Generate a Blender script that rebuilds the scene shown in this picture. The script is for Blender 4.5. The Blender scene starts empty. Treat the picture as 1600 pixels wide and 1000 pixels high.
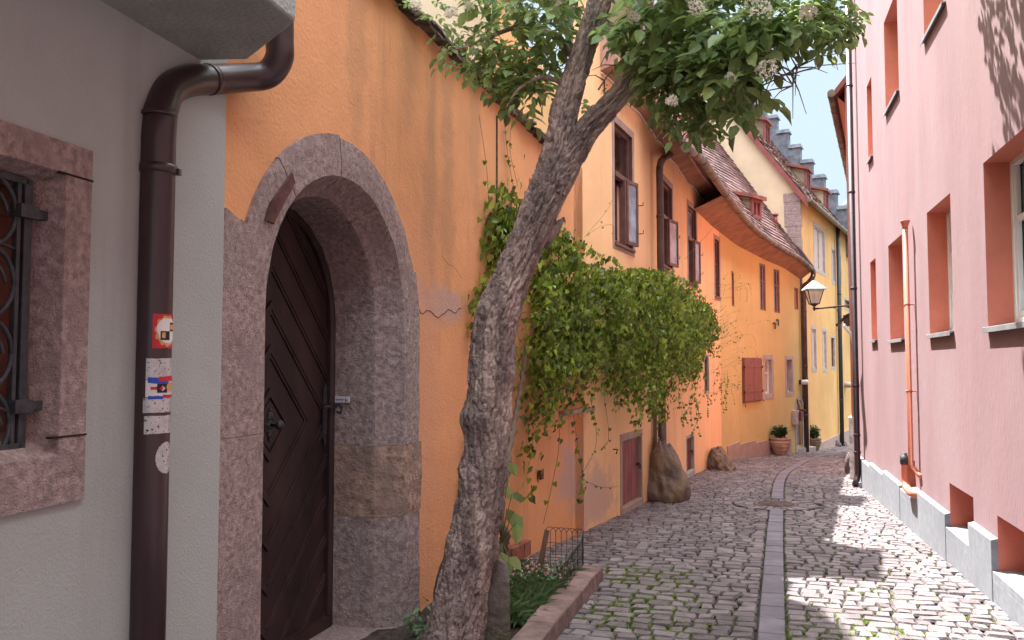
import bpy, bmesh, math, random
from mathutils import Vector, noise, Matrix
import numpy as np
random.seed(7); R = np.random.default_rng(7)
SC = bpy.context.scene
COL = SC.collection
EYE = 1.6; FPX = 1290.0; PITCH = math.radians(2.97)
# ---------------- camera, sky, sun, exposure ----------------
cam_d = bpy.data.cameras.new('camera'); cam = bpy.data.objects.new('camera', cam_d); COL.objects.link(cam)
cam.location = (0, 0, EYE); cam.rotation_euler = (math.pi/2 + PITCH, 0, 0)
cam_d.sensor_width = 36; cam_d.lens = 36*FPX/1600; cam_d.clip_end = 2000; cam_d.clip_start = 0.05
SC.camera = cam
SUN = Vector((-0.189, 0.493, 1.0)).normalized()
W = bpy.data.worlds.new('World'); SC.world = W; W.use_nodes = True
nt = W.node_tree; sky = nt.nodes.new('ShaderNodeTexSky'); sky.sky_type = 'NISHITA'; sky.sun_disc = False
sky.sun_elevation = math.asin(SUN.z); sky.sun_rotation = math.atan2(SUN.x, SUN.y)
sky.air_density = 1.0; sky.dust_density = 0.6; sky.ozone_density = 2.5
vm = nt.nodes.new('ShaderNodeVectorMath'); vm.operation = 'MINIMUM'; nt.links.new(sky.outputs[0], vm.inputs[0]); vm.inputs[1].default_value = (0.47, 0.58, 0.68)
wtc = nt.nodes.new('ShaderNodeTexCoord'); wsp = nt.nodes.new('ShaderNodeSeparateXYZ'); nt.links.new(wtc.outputs['Generated'], wsp.inputs[0])
wmr = nt.nodes.new('ShaderNodeMapRange'); wmr.interpolation_type = 'SMOOTHSTEP'; nt.links.new(wsp.outputs['Z'], wmr.inputs[0]); wmr.inputs[1].default_value = .48; wmr.inputs[2].default_value = .80
wmx = nt.nodes.new('ShaderNodeMix'); wmx.data_type = 'RGBA'; nt.links.new(wmr.outputs[0], wmx.inputs[0]); nt.links.new(vm.outputs[0], wmx.inputs[6]); wmx.inputs[7].default_value = (4.1, 4.5, 4.8, 1)   # unseen overhead sky made much brighter, added to fill the shaded lane
nt.links.new(wmx.outputs[2], nt.nodes['Background'].inputs[0]); nt.nodes['Background'].inputs[1].default_value = 0.15
sl = bpy.data.lights.new('sun', 'SUN'); sl.energy = 2.0; sl.angle = math.radians(0.55); sl.color = (1.0, 0.96, 0.91)
so = bpy.data.objects.new('sun', sl); COL.objects.link(so); so.rotation_euler = (-SUN).to_track_quat('-Z', 'Y').to_euler(); so.location = (0, 0, 30)
SC.view_settings.view_transform = 'Standard'; SC.view_settings.look = 'None'; SC.view_settings.exposure = 3.42
SC.cycles.max_bounces = 8; SC.cycles.diffuse_bounces = 5; SC.cycles.transparent_max_bounces = 8
SC.cycles.use_denoising = True
# ---------------- pixel to place helpers ----------------
cP, sP = math.cos(PITCH), math.sin(PITCH)
def ray(px, py):
    u = (px-800)/FPX; v = (py-500)/FPX
    return u, cP+v*sP, sP-v*cP
def gz(y):                      # street falls gently away from the viewer
    if y <= 20: return -.037*y
    if y <= 40: return -.74-.07*(y-20)
    return -2.14
def G(px, py):
    x, y, z = ray(px, py); t = -1.6/(z+.037*y)
    if t*y > 20: t = -(1.6+.74-1.4)/(z+.07*y)
    return Vector((t*x, t*y, 1.6+t*z))
def P(px, py, Y):
    x, y, z = ray(px, py); return Vector((x/y*Y, Y, 1.6+z/y*Y))
class Fr:                       # a wall line in plan; s runs away from the viewer, d out of the wall, z above the ground datum
    def __init__(s, pts, sg=1):
        s.p = [Vector(p[:2]) for p in pts]; s.sg = sg; s.S = [0]
        for a, b in zip(s.p, s.p[1:]): s.S.append(s.S[-1]+(b-a).length)
    def seg(s, q):
        i = 0
        while i < len(s.p)-2 and q > s.S[i+1]: i += 1
        return i
    def e(s, q): i = s.seg(q); return (s.p[i+1]-s.p[i]).normalized()
    def n(s, q): e = s.e(q); return Vector((e.y, -e.x))*s.sg
    def f(s, q, d, z):
        i = s.seg(q); e = s.e(q); n = s.n(q)
        if 0 < i and abs(q-s.S[i]) < 1e-4: n = (n+s.n(q-.01)).normalized()
        if i < len(s.p)-2 and abs(q-s.S[i+1]) < 1e-4: n = (n+s.n(q+.01)).normalized()
        c = s.p[i]+e*(q-s.S[i])+n*d
        return Vector((c.x, c.y, z))
    def at(s, px, py):          # pixel on this wall -> (s, z, Y)
        x, y, z = ray(px, py); u = x/y; best = None
        for i in range(len(s.p)-1):
            a, b = s.p[i], s.p[i+1]; dx, dy = (b-a)
            den = dx-u*dy
            if abs(den) < 1e-9: continue
            k = (u*a.y-a.x)/den; Y = a.y+k*dy
            if Y < .3: continue
            err = max(0, -k, k-1)
            if best is None or err < best[0]: best = (err, s.S[i]+k*(b-a).length, Y)
        return best[1], 1.6+z/y*best[2], best[2]
# ---------------- mesh builder ----------------
def child_off(parent):
    v = Vector((0, 0, 0))
    while parent is not None: v += parent.location; parent = parent.parent
    return v
def tag(o, label=None, cat=None, group=None, kind=None):
    if label: o['label'] = label
    if cat: o['category'] = cat
    if group: o['group'] = group
    if kind: o['kind'] = kind
    return o
def empty(name, loc, label, cat, group=None):
    o = bpy.data.objects.new(name, None); COL.objects.link(o); o.location = loc; o.empty_display_size = .2
    return tag(o, label, cat, group)
SPLIT = {'pipe_bracket', 'shutter_hinge', 'hinge', 'shutter_hook', 'gutter_strap', 'stone_joint', 'iron_anchor'}
class MB:
    def __init__(s): s.v = []; s.f = []; s.m = []; s.sm = []
    def add(s, vs, fs, mi=0, smooth=False):
        b = len(s.v); s.v += [tuple(v) for v in vs]; s.f += [tuple(b+i for i in f) for f in fs]
        s.m += [mi]*len(fs); s.sm += [smooth]*len(fs); return s
    def quad(s, a, b, c, d, mi=0): return s.add([a, b, c, d], [(0, 1, 2, 3)], mi)
    def hexa(s, c, mi=0):       # 8 corners: bottom 4 ccw, top 4 ccw
        return s.add(c, [(3, 2, 1, 0), (4, 5, 6, 7), (0, 1, 5, 4), (1, 2, 6, 5), (2, 3, 7, 6), (3, 0, 4, 7)], mi)
    def fbox(s, F, s0, s1, d0, d1, z0, z1, mi=0, nseg=1):
        for k in range(nseg):
            a = s0+(s1-s0)*k/nseg; b = s0+(s1-s0)*(k+1)/nseg
            s.hexa([F.f(a, d0, z0), F.f(b, d0, z0), F.f(b, d1, z0), F.f(a, d1, z0), F.f(a, d0, z1), F.f(b, d0, z1), F.f(b, d1, z1), F.f(a, d1, z1)], mi)
        return s
    def box(s, c, ax, ay, az, mi=0):   # centre + half vectors
        c = Vector(c); ax = Vector(ax); ay = Vector(ay); az = Vector(az)
        return s.hexa([c-ax-ay-az, c+ax-ay-az, c+ax+ay-az, c-ax+ay-az, c-ax-ay+az, c+ax-ay+az, c+ax+ay+az, c-ax+ay+az], mi)
    def tube(s, pts, r, n=10, mi=0, cap=True, closed=False):
        pts = [Vector(p) for p in pts]; rs = r if isinstance(r, (list, tuple)) else [r]*len(pts)
        vs = []; fs = []; prev = None; N = len(pts)
        for i, p in enumerate(pts):
            if closed: t = (pts[(i+1) % N]-pts[i-1]).normalized()
            else: t = (pts[min(i+1, N-1)]-pts[max(i-1, 0)]).normalized()
            if prev is None: a = t.orthogonal().normalized()
            else: a = (prev-t*prev.dot(t)); a = a.normalized() if a.length > 1e-6 else t.orthogonal().normalized()
            prev = a; b = t.cross(a)
            for k in range(n):
                w = 2*math.pi*k/n; vs.append(p+(a*math.cos(w)+b*math.sin(w))*rs[i])
        for i in range(N if closed else N-1):
            j = (i+1) % N
            for k in range(n): fs.append((i*n+k, i*n+(k+1) % n, j*n+(k+1) % n, j*n+k))
        s.add(vs, fs, mi, True)
        if cap and not closed:
            b = len(s.v)-len(vs); s.f += [tuple(b+k for k in reversed(range(n))), tuple(b+(N-1)*n+k for k in range(n))]; s.m += [mi]*2; s.sm += [False]*2
        return s
    def lathe(s, c, prof, n=28, mi=0, ax=(1, 0, 0), ay=(0, 1, 0), az=(0, 0, 1)):
        c = Vector(c); ax = Vector(ax); ay = Vector(ay); az = Vector(az); vs = []; fs = []
        for r, z in prof:
            for k in range(n):
                w = 2*math.pi*k/n; vs.append(c+ax*(r*math.cos(w))+ay*(r*math.sin(w))+az*z)
        for i in range(len(prof)-1):
            for k in range(n): fs.append((i*n+k, i*n+(k+1) % n, (i+1)*n+(k+1) % n, (i+1)*n+k))
        fs.append(tuple(reversed(range(n)))); fs.append(tuple((len(prof)-1)*n+k for k in range(n)))
        return s.add(vs, fs, mi, True)
    def prism(s, poly, off, mi=0):
        n = len(poly); off = Vector(off); vs = [Vector(p) for p in poly]+[Vector(p)+off for p in poly]
        fs = [tuple(reversed(range(n))), tuple(range(n, 2*n))]+[(i, (i+1) % n, n+(i+1) % n, n+i) for i in range(n)]
        return s.add(vs, fs, mi)
    def build(s, name, mats, parent=None, loc=None, bevel=0, seg=2, merge=False):
        if not isinstance(mats, (list, tuple)): mats = [mats]
        if name in SPLIT:
            par = list(range(len(s.v)))
            def fd(i):
                while par[i] != i: par[i] = par[par[i]]; i = par[i]
                return i
            for f in s.f:
                for i in f[1:]: par[fd(i)] = fd(f[0])
            gr = {}
            for k, f in enumerate(s.f): gr.setdefault(fd(f[0]), []).append(k)
            if len(gr) > 1:
                o = None
                for ks in gr.values():
                    m2 = MB(); ids = sorted({i for k in ks for i in s.f[k]}); mp = {i: n for n, i in enumerate(ids)}
                    m2.v = [s.v[i] for i in ids]; m2.f = [tuple(mp[i] for i in s.f[k]) for k in ks]; m2.m = [s.m[k] for k in ks]; m2.sm = [s.sm[k] for k in ks]
                    o = m2.build(name, mats, parent, loc, bevel, seg, merge)
                return o
        off = Vector(loc) if loc is not None else child_off(parent)
        me = bpy.data.meshes.new(name); me.from_pydata([(v[0]-off.x, v[1]-off.y, v[2]-off.z) for v in s.v], [], s.f)
        for m in mats: me.materials.append(m)
        me.polygons.foreach_set('material_index', s.m); me.polygons.foreach_set('use_smooth', s.sm)
        if merge:
            bm = bmesh.new(); bm.from_mesh(me); bmesh.ops.remove_doubles(bm, verts=bm.verts, dist=1e-4)
            bmesh.ops.recalc_face_normals(bm, faces=bm.faces); bm.to_mesh(me); bm.free()
        me.update(); o = bpy.data.objects.new(name, me); COL.objects.link(o)
        if parent is not None: o.parent = parent
        if loc is not None: o.location = Vector(loc)-child_off(parent) if parent is not None else loc
        if bevel:
            b = o.modifiers.new('bevel', 'BEVEL'); b.width = bevel; b.segments = seg; b.limit_method = 'ANGLE'; b.angle_limit = math.radians(40)
        return o
def smooth_curve(pts, n=8):     # Catmull-Rom through points
    pts = [Vector(p) for p in pts]; q = [pts[0]*2-pts[1]]+pts+[pts[-1]*2-pts[-2]]; out = []
    for i in range(1, len(q)-2):
        a, b, c, d = q[i-1], q[i], q[i+1], q[i+2]
        for k in range(n):
            t = k/n; out.append(.5*((2*b)+(c-a)*t+(2*a-5*b+4*c-d)*t*t+(3*b-a-3*c+d)*t**3))
    return out+[pts[-1]]
# ---------------- materials ----------------
def rgb(r, g, b):               # sRGB 0-255 -> linear
    f = lambda c: (c/255/12.92) if c <= 10 else ((c/255+.055)/1.055)**2.4
    return (f(r), f(g), f(b))
def mat(name, col, rough=.85, var=.12, scale=2.5, bump=.25, bscale=60, spec=.3, metal=0, island=0, streak=0, streak_col=(.12, .09, .08),
        blobs=(), spots=None, col2=None, c2s=1.0, c2t=.55, c2w=.12, coat=0, zs=1.0, bump2=0, b2scale=6, voro=0, vscale=30, sat=0):
    m = bpy.data.materials.new(name); m.use_nodes = True; t = m.node_tree; N = t.nodes; L = t.links
    b = N['Principled BSDF']; b.inputs['Roughness'].default_value = rough; b.inputs['Metallic'].default_value = metal
    b.inputs['Specular IOR Level'].default_value = spec
    if coat: b.inputs['Coat Weight'].default_value = coat; b.inputs['Coat Roughness'].default_value = .3
    tc = N.new('ShaderNodeTexCoord'); src = tc.outputs['Object']
    if zs != 1:
        mp = N.new('ShaderNodeMapping'); L.new(src, mp.inputs[0]); mp.inputs['Scale'].default_value = (1, 1, zs); src2 = mp.outputs[0]
    else: src2 = src
    def ns(sc, det=6, s_=None, ro=.6):
        n = N.new('ShaderNodeTexNoise'); n.inputs['Scale'].default_value = sc; n.inputs['Detail'].default_value = det; n.inputs['Roughness'].default_value = ro
        L.new(s_ if s_ is not None else src, n.inputs['Vector']); return n
    def mixc(fac, a, c, mode='MIX'):
        x = N.new('ShaderNodeMix'); x.data_type = 'RGBA'; x.blend_type = mode
        for sock, val in ((x.inputs[0], fac), (x.inputs[6], a), (x.inputs[7], c)):
            if isinstance(val, bpy.types.NodeSocket): L.new(val, sock)
            elif isinstance(val, (int, float)): sock.default_value = val
            else: sock.default_value = (*val, 1)
        return x.outputs[2]
    def mr(v, a, c, lo=0, hi=1):
        x = N.new('ShaderNodeMapRange'); x.interpolation_type = 'SMOOTHSTEP'; L.new(v, x.inputs[0])
        for i, q in enumerate((a, c, lo, hi)): x.inputs[i+1].default_value = q
        return x.outputs[0]
    n1 = ns(scale, 8, src2)
    dark = tuple(c*(1-var*1.6) for c in col); light = tuple(min(1, c*(1+var)) for c in col)
    out = mixc(mr(n1.outputs[0], .3, .7), dark, light)
    if col2 is not None:
        out = mixc(mr(ns(c2s, 7, src2, .65).outputs[0], c2t-c2w, c2t+c2w), out, col2)
    if streak:
        mp = N.new('ShaderNodeMapping'); L.new(src, mp.inputs[0]); mp.inputs['Scale'].default_value = (3.2, 3.2, .28)
        out = mixc(mr(ns(1.0, 6, mp.outputs[0], .6).outputs[0], .52, .74, 0, streak), out, streak_col)
    for (c, rad, bc, amt) in blobs:
        mp = N.new('ShaderNodeMapping'); mp.vector_type = 'POINT'; L.new(src, mp.inputs[0])
        mp.inputs['Scale'].default_value = tuple(1/q for q in rad); mp.inputs['Location'].default_value = tuple(-a/q for a, q in zip(c, rad))
        ln = N.new('ShaderNodeVectorMath'); ln.operation = 'LENGTH'; L.new(mp.outputs[0], ln.inputs[0])
        ad = N.new('ShaderNodeMath'); ad.operation = 'MULTIPLY_ADD'; L.new(ns(4, 8, None, .7).outputs[0], ad.inputs[0]); ad.inputs[1].default_value = 2.2; L.new(ln.outputs['Value'], ad.inputs[2])
        out = mixc(mr(ad.outputs[0], 1.6, 2.35, amt, 0), out, bc)
    if spots:
        out = mixc(mr(ns(spots[0], 3).outputs[0], spots[1], spots[1]+.06, 0, spots[3]), out, spots[2])
    if island:
        ge = N.new('ShaderNodeNewGeometry'); x = N.new('ShaderNodeMapRange'); L.new(ge.outputs['Random Per Island'], x.inputs[0])
        x.inputs[3].default_value = 1-island; x.inputs[4].default_value = 1+island
        hs = N.new('ShaderNodeHueSaturation'); L.new(x.outputs[0], hs.inputs['Value']); L.new(out, hs.inputs['Color'])
        if sat:
            wn = N.new('ShaderNodeTexWhiteNoise'); wn.noise_dimensions = '1D'; L.new(ge.outputs['Random Per Island'], wn.inputs['W'])
            y = N.new('ShaderNodeMapRange'); L.new(wn.outputs[0], y.inputs[0]); y.inputs[3].default_value = .5-sat; y.inputs[4].default_value = .5+sat
            L.new(y.outputs[0], hs.inputs['Hue'])
        out = hs.outputs[0]
    L.new(out, b.inputs['Base Color'])
    nm = None
    def bm_(h, st, dist):
        nonlocal nm
        x = N.new('ShaderNodeBump'); x.inputs['Strength'].default_value = st; x.inputs['Distance'].default_value = dist; L.new(h, x.inputs['Height'])
        if nm is not None: L.new(nm, x.inputs['Normal'])
        nm = x.outputs[0]
    if bump2: bm_(ns(b2scale, 4).outputs[0], bump2, .05)
    if bump: bm_(ns(bscale, 5, src2).outputs[0], bump, .01)
    if voro:
        v = N.new('ShaderNodeTexVoronoi'); v.inputs['Scale'].default_value = vscale; L.new(src2, v.inputs[0]); bm_(v.outputs[0], voro, .01)
    if nm is not None: L.new(nm, b.inputs['Normal'])
    return m
def leaf_mat(name, col, col2, trans=.35, gloss=.35, var=.35):
    m = bpy.data.materials.new(name); m.use_nodes = True; t = m.node_tree; N = t.nodes; L = t.links; b = N['Principled BSDF']
    ge = N.new('ShaderNodeNewGeometry'); cr = N.new('ShaderNodeMix'); cr.data_type = 'RGBA'
    L.new(ge.outputs['Random Per Island'], cr.inputs[0]); cr.inputs[6].default_value = (*col, 1); cr.inputs[7].default_value = (*col2, 1)
    wn = N.new('ShaderNodeTexWhiteNoise'); wn.noise_dimensions = '1D'; L.new(ge.outputs['Random Per Island'], wn.inputs['W'])
    y = N.new('ShaderNodeMapRange'); L.new(wn.outputs[0], y.inputs[0]); y.inputs[3].default_value = 1-var; y.inputs[4].default_value = 1+var
    hs = N.new('ShaderNodeHueSaturation'); L.new(y.outputs[0], hs.inputs['Value']); L.new(cr.outputs[2], hs.inputs['Color'])
    L.new(hs.outputs[0], b.inputs['Base Color']); b.inputs['Roughness'].default_value = gloss; b.inputs['Specular IOR Level'].default_value = .4
    tr = N.new('ShaderNodeBsdfTranslucent'); h2 = N.new('ShaderNodeHueSaturation'); h2.inputs['Hue'].default_value = .48; h2.inputs['Value'].default_value = 1.6; L.new(hs.outputs[0], h2.inputs['Color']); L.new(h2.outputs[0], tr.inputs[0])
    mx = N.new('ShaderNodeMixShader'); mx.inputs[0].default_value = trans; L.new(b.outputs[0], mx.inputs[1]); L.new(tr.outputs[0], mx.inputs[2])
    L.new(mx.outputs[0], N['Material Output'].inputs[0]); return m
def glass_mat(name, col=(.03, .035, .04), rough=.06, wav=.15):
    return mat(name, col, rough, .3, 3, wav, 9, spec=.8)
ORANGE = (.76, .355, .165); YELLOW = (.50, .33, .14)
purp = (.50, .34, .31)
GRAPL = mat('grey_plaster', (.41, .42, .40), .9, .05, 1.2, .3, 110, streak=.2, voro=.10, vscale=70)
SOFF = mat('soffit_plaster', (.35, .36, .34), .9, .08, 3, .6, 70, voro=.4, vscale=45)
SANDP = mat('pink_sandstone', (.37, .27, .25), .92, .24, 34, .8, 130, island=.07, spots=(60, .64, (.17, .12, .12), .5), bump2=.3, b2scale=18, col2=(.29, .21, .20), c2s=5, c2t=.58, voro=.3, vscale=120)
SANDD = mat('grey_sandstone', (.36, .28, .265), .92, .24, 28, .9, 80, spots=(26, .62, (.52, .48, .47), .5), bump2=.5, b2scale=13, col2=(.26, .20, .20), c2s=6, c2t=.6)
SANDY = mat('ochre_sandstone', (.40, .27, .215), .95, .3, 20, .7, 60, col2=(.26, .19, .16), c2s=5, c2t=.55, bump2=.5, b2scale=14)
DPIPE = mat('dark_red_enamel', (.040, .016, .020), .38, .12, 3, .03, 30, spec=.5, coat=.3, spots=(55, .76, (.4, .3, .3), .5))
DPIPE2 = mat('brown_enamel', (.10, .055, .048), .45, .25, 3, .1, 40, spec=.5)
WOOD = mat('dark_door_wood', (.040, .019, .020), .5, .35, 4, .25, 90, spec=.35, zs=.3)
WOODB = mat('near_black_wood', (.018, .008, .008), .7, .3, 5, .2, 60)
WOODR = mat('red_brown_wood', (.13, .045, .03), .5, .35, 5, .25, 80, zs=.2)
IRON = mat('wrought_iron', (.035, .036, .042), .5, .3, 20, .4, 60, spec=.5)
SILV = mat('worn_silver_foil', (.55, .53, .53), .35, .1, 30, .1, 60, spots=(95, .60, (.08, .03, .03), 1), metal=.4)
REDST = mat('red_print', (.55, .03, .04), .5, .05, 5, 0); WHST = mat('white_print', (.72, .68, .66), .5, .05, 5, 0)
BLST = mat('blue_print', (.03, .08, .42), .5, .05, 5, 0); BKST = mat('black_print', (.02, .018, .02), .5, .05, 5, 0); OCST = mat('ochre_print', (.6, .33, .12), .5, .05, 5, 0)
BARK = mat('elder_bark', (.45, .33, .285), .95, .35, 9, 1.0, 70, col2=(.24, .175, .16), c2s=6, c2t=.55, zs=.28, bump2=.8, b2scale=22)
TILE = mat('old_roof_tile', (.22, .12, .10), .75, .3, 6, .4, 50, island=.45, col2=(.20, .18, .16), c2s=1.5, c2t=.6)
TILER = mat('red_roof_tile', (.19, .105, .095), .6, .25, 5, .3, 40, island=.35)
COPE = mat('mossy_coping_tile', (.11, .09, .075), .9, .4, 8, .6, 50, col2=(.24, .19, .14), c2s=3, c2t=.6, island=.35)
REDT = mat('red_painted_timber', (.24, .075, .065), .55, .12, 4, .1, 40)
FASC = mat('faded_pink_timber', (.55, .31, .29), .6, .15, 6, .1, 30)
SOFR = mat('orange_brown_boards', (.33, .17, .105), .65, .18, 3, .15, 30, zs=1)
FRAM = mat('brown_window_frame', (.17, .08, .065), .5, .15, 6, .1, 50)
FRAMR = mat('red_window_frame', (.22, .09, .06), .5, .15, 6, .1, 50)
WHITE = mat('white_window_paint', (.78, .76, .75), .4, .04, 5, .05, 50)
GLASS = glass_mat('window_glass'); GLASSL = glass_mat('light_old_glass', (.28, .33, .40), .15, .9)
GLASSD = glass_mat('dark_glass', (.035, .02, .018), .1, .1)
SURR = mat('pale_pink_surround', (.40, .29, .25), .85, .1, 4, .3, 60)
STSUR = mat('grey_stone_surround', (.42, .37, .35), .9, .12, 5, .4, 60)
PINK = mat('pink_lime_render', (.278, .168, .180), .92, .06, 1.6, .3, 40, col2=(.30, .205, .215), c2s=1.1, c2t=.55, c2w=.2, zs=.3, streak=.22, streak_col=(.30, .16, .16), bump2=.08, b2scale=2.5, voro=.06, vscale=35)
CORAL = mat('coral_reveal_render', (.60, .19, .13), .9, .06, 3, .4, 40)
CORP = mat('coral_pipe_paint', (.56, .18, .12), .5, .05, 3, .05, 40)
GRAN = mat('pale_granite', (.25, .265, .29), .8, .10, 12, .2, 200, spots=(260, .62, (.30, .30, .32), .6), col2=(.21, .22, .25), c2s=1.2)
ZINC = mat('zinc_sheet', (.36, .38, .41), .45, .12, 8, .05, 30, metal=.5)
GUTT = mat('weathered_gutter', (.20, .16, .13), .5, .3, 5, .15, 30, metal=.4)
COB = mat('cobble_stone', (.175, .142, .148), .62, .22, 6, .5, 70, island=.30, spec=.35, sat=.02, col2=(.20, .165, .17), c2s=.8, c2t=.55, bump2=.4, b2scale=16)
SLAB = mat('gutter_slab', (.165, .142, .172), .6, .15, 5, .35, 60, island=.14, spec=.35)
JOINT = mat('joint_soil', (.045, .038, .035), .95, .3, 6, .6, 70, col2=(.05, .075, .022), c2s=.7, c2t=.56)
SOIL = mat('bed_soil', (.055, .038, .03), .95, .35, 20, .8, 50, bump2=.8, b2scale=20)
KERB = mat('red_kerb_stone', (.24, .155, .14), .9, .22, 7, .6, 60, island=.15, bump2=.4, b2scale=14)
ROCK = mat('guard_rock', (.22, .165, .145), .95, .25, 3, .7, 50, col2=(.26, .18, .115), c2s=1.6, c2t=.5, bump2=.7, b2scale=9)
ROCKD = mat('dark_rock', (.15, .11, .11), .95, .25, 3, .7, 50, bump2=.7, b2scale=9)
TERRA = mat('pale_terracotta', (.46, .31, .24), .85, .18, 5, .3, 60); OLIVE = mat('greenish_terracotta', (.24, .20, .14), .85, .2, 5, .3, 60)
HATCH = mat('faded_red_boards', (.28, .105, .10), .65, .2, 7, .2, 50, zs=.25)
SHUT = mat('brick_red_shutter', (.26, .095, .075), .6, .06, 6, .1, 50)
SHUTG = mat('grey_pink_shutter', (.44, .34, .31), .7, .06, 6, .1, 50)
PALE = mat('pale_cream_render', (.66, .55, .38), .92, .05, 1.5, .3, 40, streak=.12, streak_col=(.45, .36, .25))
CORALW = mat('coral_house_render', (.50, .21, .155), .9, .06, 2, .3, 40)
WHITW = mat('crumbling_white_plaster', (.74, .72, .70), .95, .2, 8, .8, 30, col2=(.36, .32, .30), c2s=7, c2t=.6, bump2=1, b2scale=10)
GREENL = mat('lamp_roof_green', (.50, .60, .58), .45, .08, 6, .05, 30, metal=.2)
FROST = mat('lamp_frosted_pane', (.72, .68, .66), .25, .04, 6, .02, 30, spec=.6)
BROWNM = mat('manhole_iron', (.15, .10, .095), .6, .3, 9, .4, 60, metal=.2); STEPG = mat('gable_slate_stone', (.17, .18, .21), .9, .25, 4, .4, 40)
WIRE = mat('green_wire', (.05, .07, .06), .5, .2, 9, 0); STEM = mat('twig_green', (.12, .13, .05), .7, .2, 9, .1); TWIG = mat('twig_brown', (.13, .085, .06), .85, .2, 9, .1)
LELD = leaf_mat('elder_leaf', (.13, .22, .08), (.25, .33, .12), .45, .34, .45); LVINE = leaf_mat('vine_leaf', (.060, .125, .012), (.24, .31, .045), .36, .42, .62)
LDRK = leaf_mat('dark_shrub_leaf', (.03, .075, .025), (.06, .12, .035), .2, .4); LBED = leaf_mat('bed_herb_leaf', (.07, .13, .05), (.16, .22, .10), .25, .5)
GRASS = leaf_mat('joint_grass_blade', (.09, .155, .02), (.16, .25, .035), .35, .5); PETAL = leaf_mat('cream_petal', (.62, .56, .46), (.72, .66, .55), .3, .6, .1)
PETR = leaf_mat('small_bed_flower', (.65, .62, .58), (.55, .05, .12), .2, .6, .1)
# ---------------- wall lines ----------------
T17 = math.radians(17.2)
K = Vector((-.153, 7.568)); e17 = Vector((math.sin(T17), math.cos(T17)))
NW = Fr([K-e17*12, K+e17*.0001+e17*0.0]); S0 = 12.0      # s=12 at the corner K
SCX = S0-(K.y/math.cos(T17))+5.07                           # portal centre
HP = Fr([K, (1.434, 11.07), (1.97, 12.3), (3.47, 16.2), (4.5, 18.5), (5.72, 20.9), (7.2, 23.2), (8.72, 25.25)])
e135 = Vector((math.sin(math.radians(13.5)), math.cos(math.radians(13.5))))
q = NW.f(NW.at(335, 600)[0], .035, 0); GE = Vector((q.x, q.y))
GW = Fr([GE-e135*9, GE]); 
eP = Vector((.2818, .9595)); nP = Vector((.9595, -.2818))
PB = nP*1.78; PK = Fr([PB-eP*6, PB+eP*16.1], -1)
def wall_rects(mb, F, s0, s1, zf0, zf1, holes, mi=0, extra=()):
    ss = sorted(set([s0, s1]+[h[0] for h in holes]+[h[1] for h in holes]+[x for x in F.S if s0 < x < s1]+list(extra)))
    for a, b in zip(ss, ss[1:]):
        if b-a < 1e-5: continue
        mid = (a+b)/2; hs = sorted([h for h in holes if h[0]-1e-5 <= mid <= h[1]+1e-5], key=lambda h: h[2])
        z = None
        cuts = [(h[2], h[3]) for h in hs]
        lo0, lo1 = zf0(a), zf0(b)
        for (c0, c1) in cuts:
            mb.quad(F.f(a, 0, lo0), F.f(b, 0, lo1), F.f(b, 0, c0), F.f(a, 0, c0), mi); lo0 = lo1 = c1
        mb.quad(F.f(a, 0, lo0), F.f(b, 0, lo1), F.f(b, 0, zf1(b)), F.f(a, 0, zf1(a)), mi)
def reveal(mb, F, h, dep, mi=0, back=None):
    a, b, z0, z1 = h
    mb.quad(F.f(a, 0, z0), F.f(a, 0, z1), F.f(a, -dep, z1), F.f(a, -dep, z0), mi); mb.quad(F.f(b, 0, z0), F.f(b, -dep, z0), F.f(b, -dep, z1), F.f(b, 0, z1), mi)
    mb.quad(F.f(a, 0, z1), F.f(b, 0, z1), F.f(b, -dep, z1), F.f(a, -dep, z1), mi); mb.quad(F.f(a, 0, z0), F.f(a, -dep, z0), F.f(b, -dep, z0), F.f(b, 0, z0), mi)
    if back is not None: mb.quad(F.f(a, -dep, z0), F.f(b, -dep, z0), F.f(b, -dep, z1), F.f(a, -dep, z1), back)
def clip(poly, a, b, c):         # keep a*x+b*y<=c
    out = []
    for i, p in enumerate(poly):
        q = poly[(i+1) % len(poly)]; dp = a*p[0]+b*p[1]-c; dq = a*q[0]+b*q[1]-c
        if dp <= 0: out.append(p)
        if (dp < 0 < dq) or (dq < 0 < dp):
            t = dp/(dp-dq); out.append((p[0]+(q[0]-p[0])*t, p[1]+(q[1]-p[1])*t))
    return out
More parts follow.
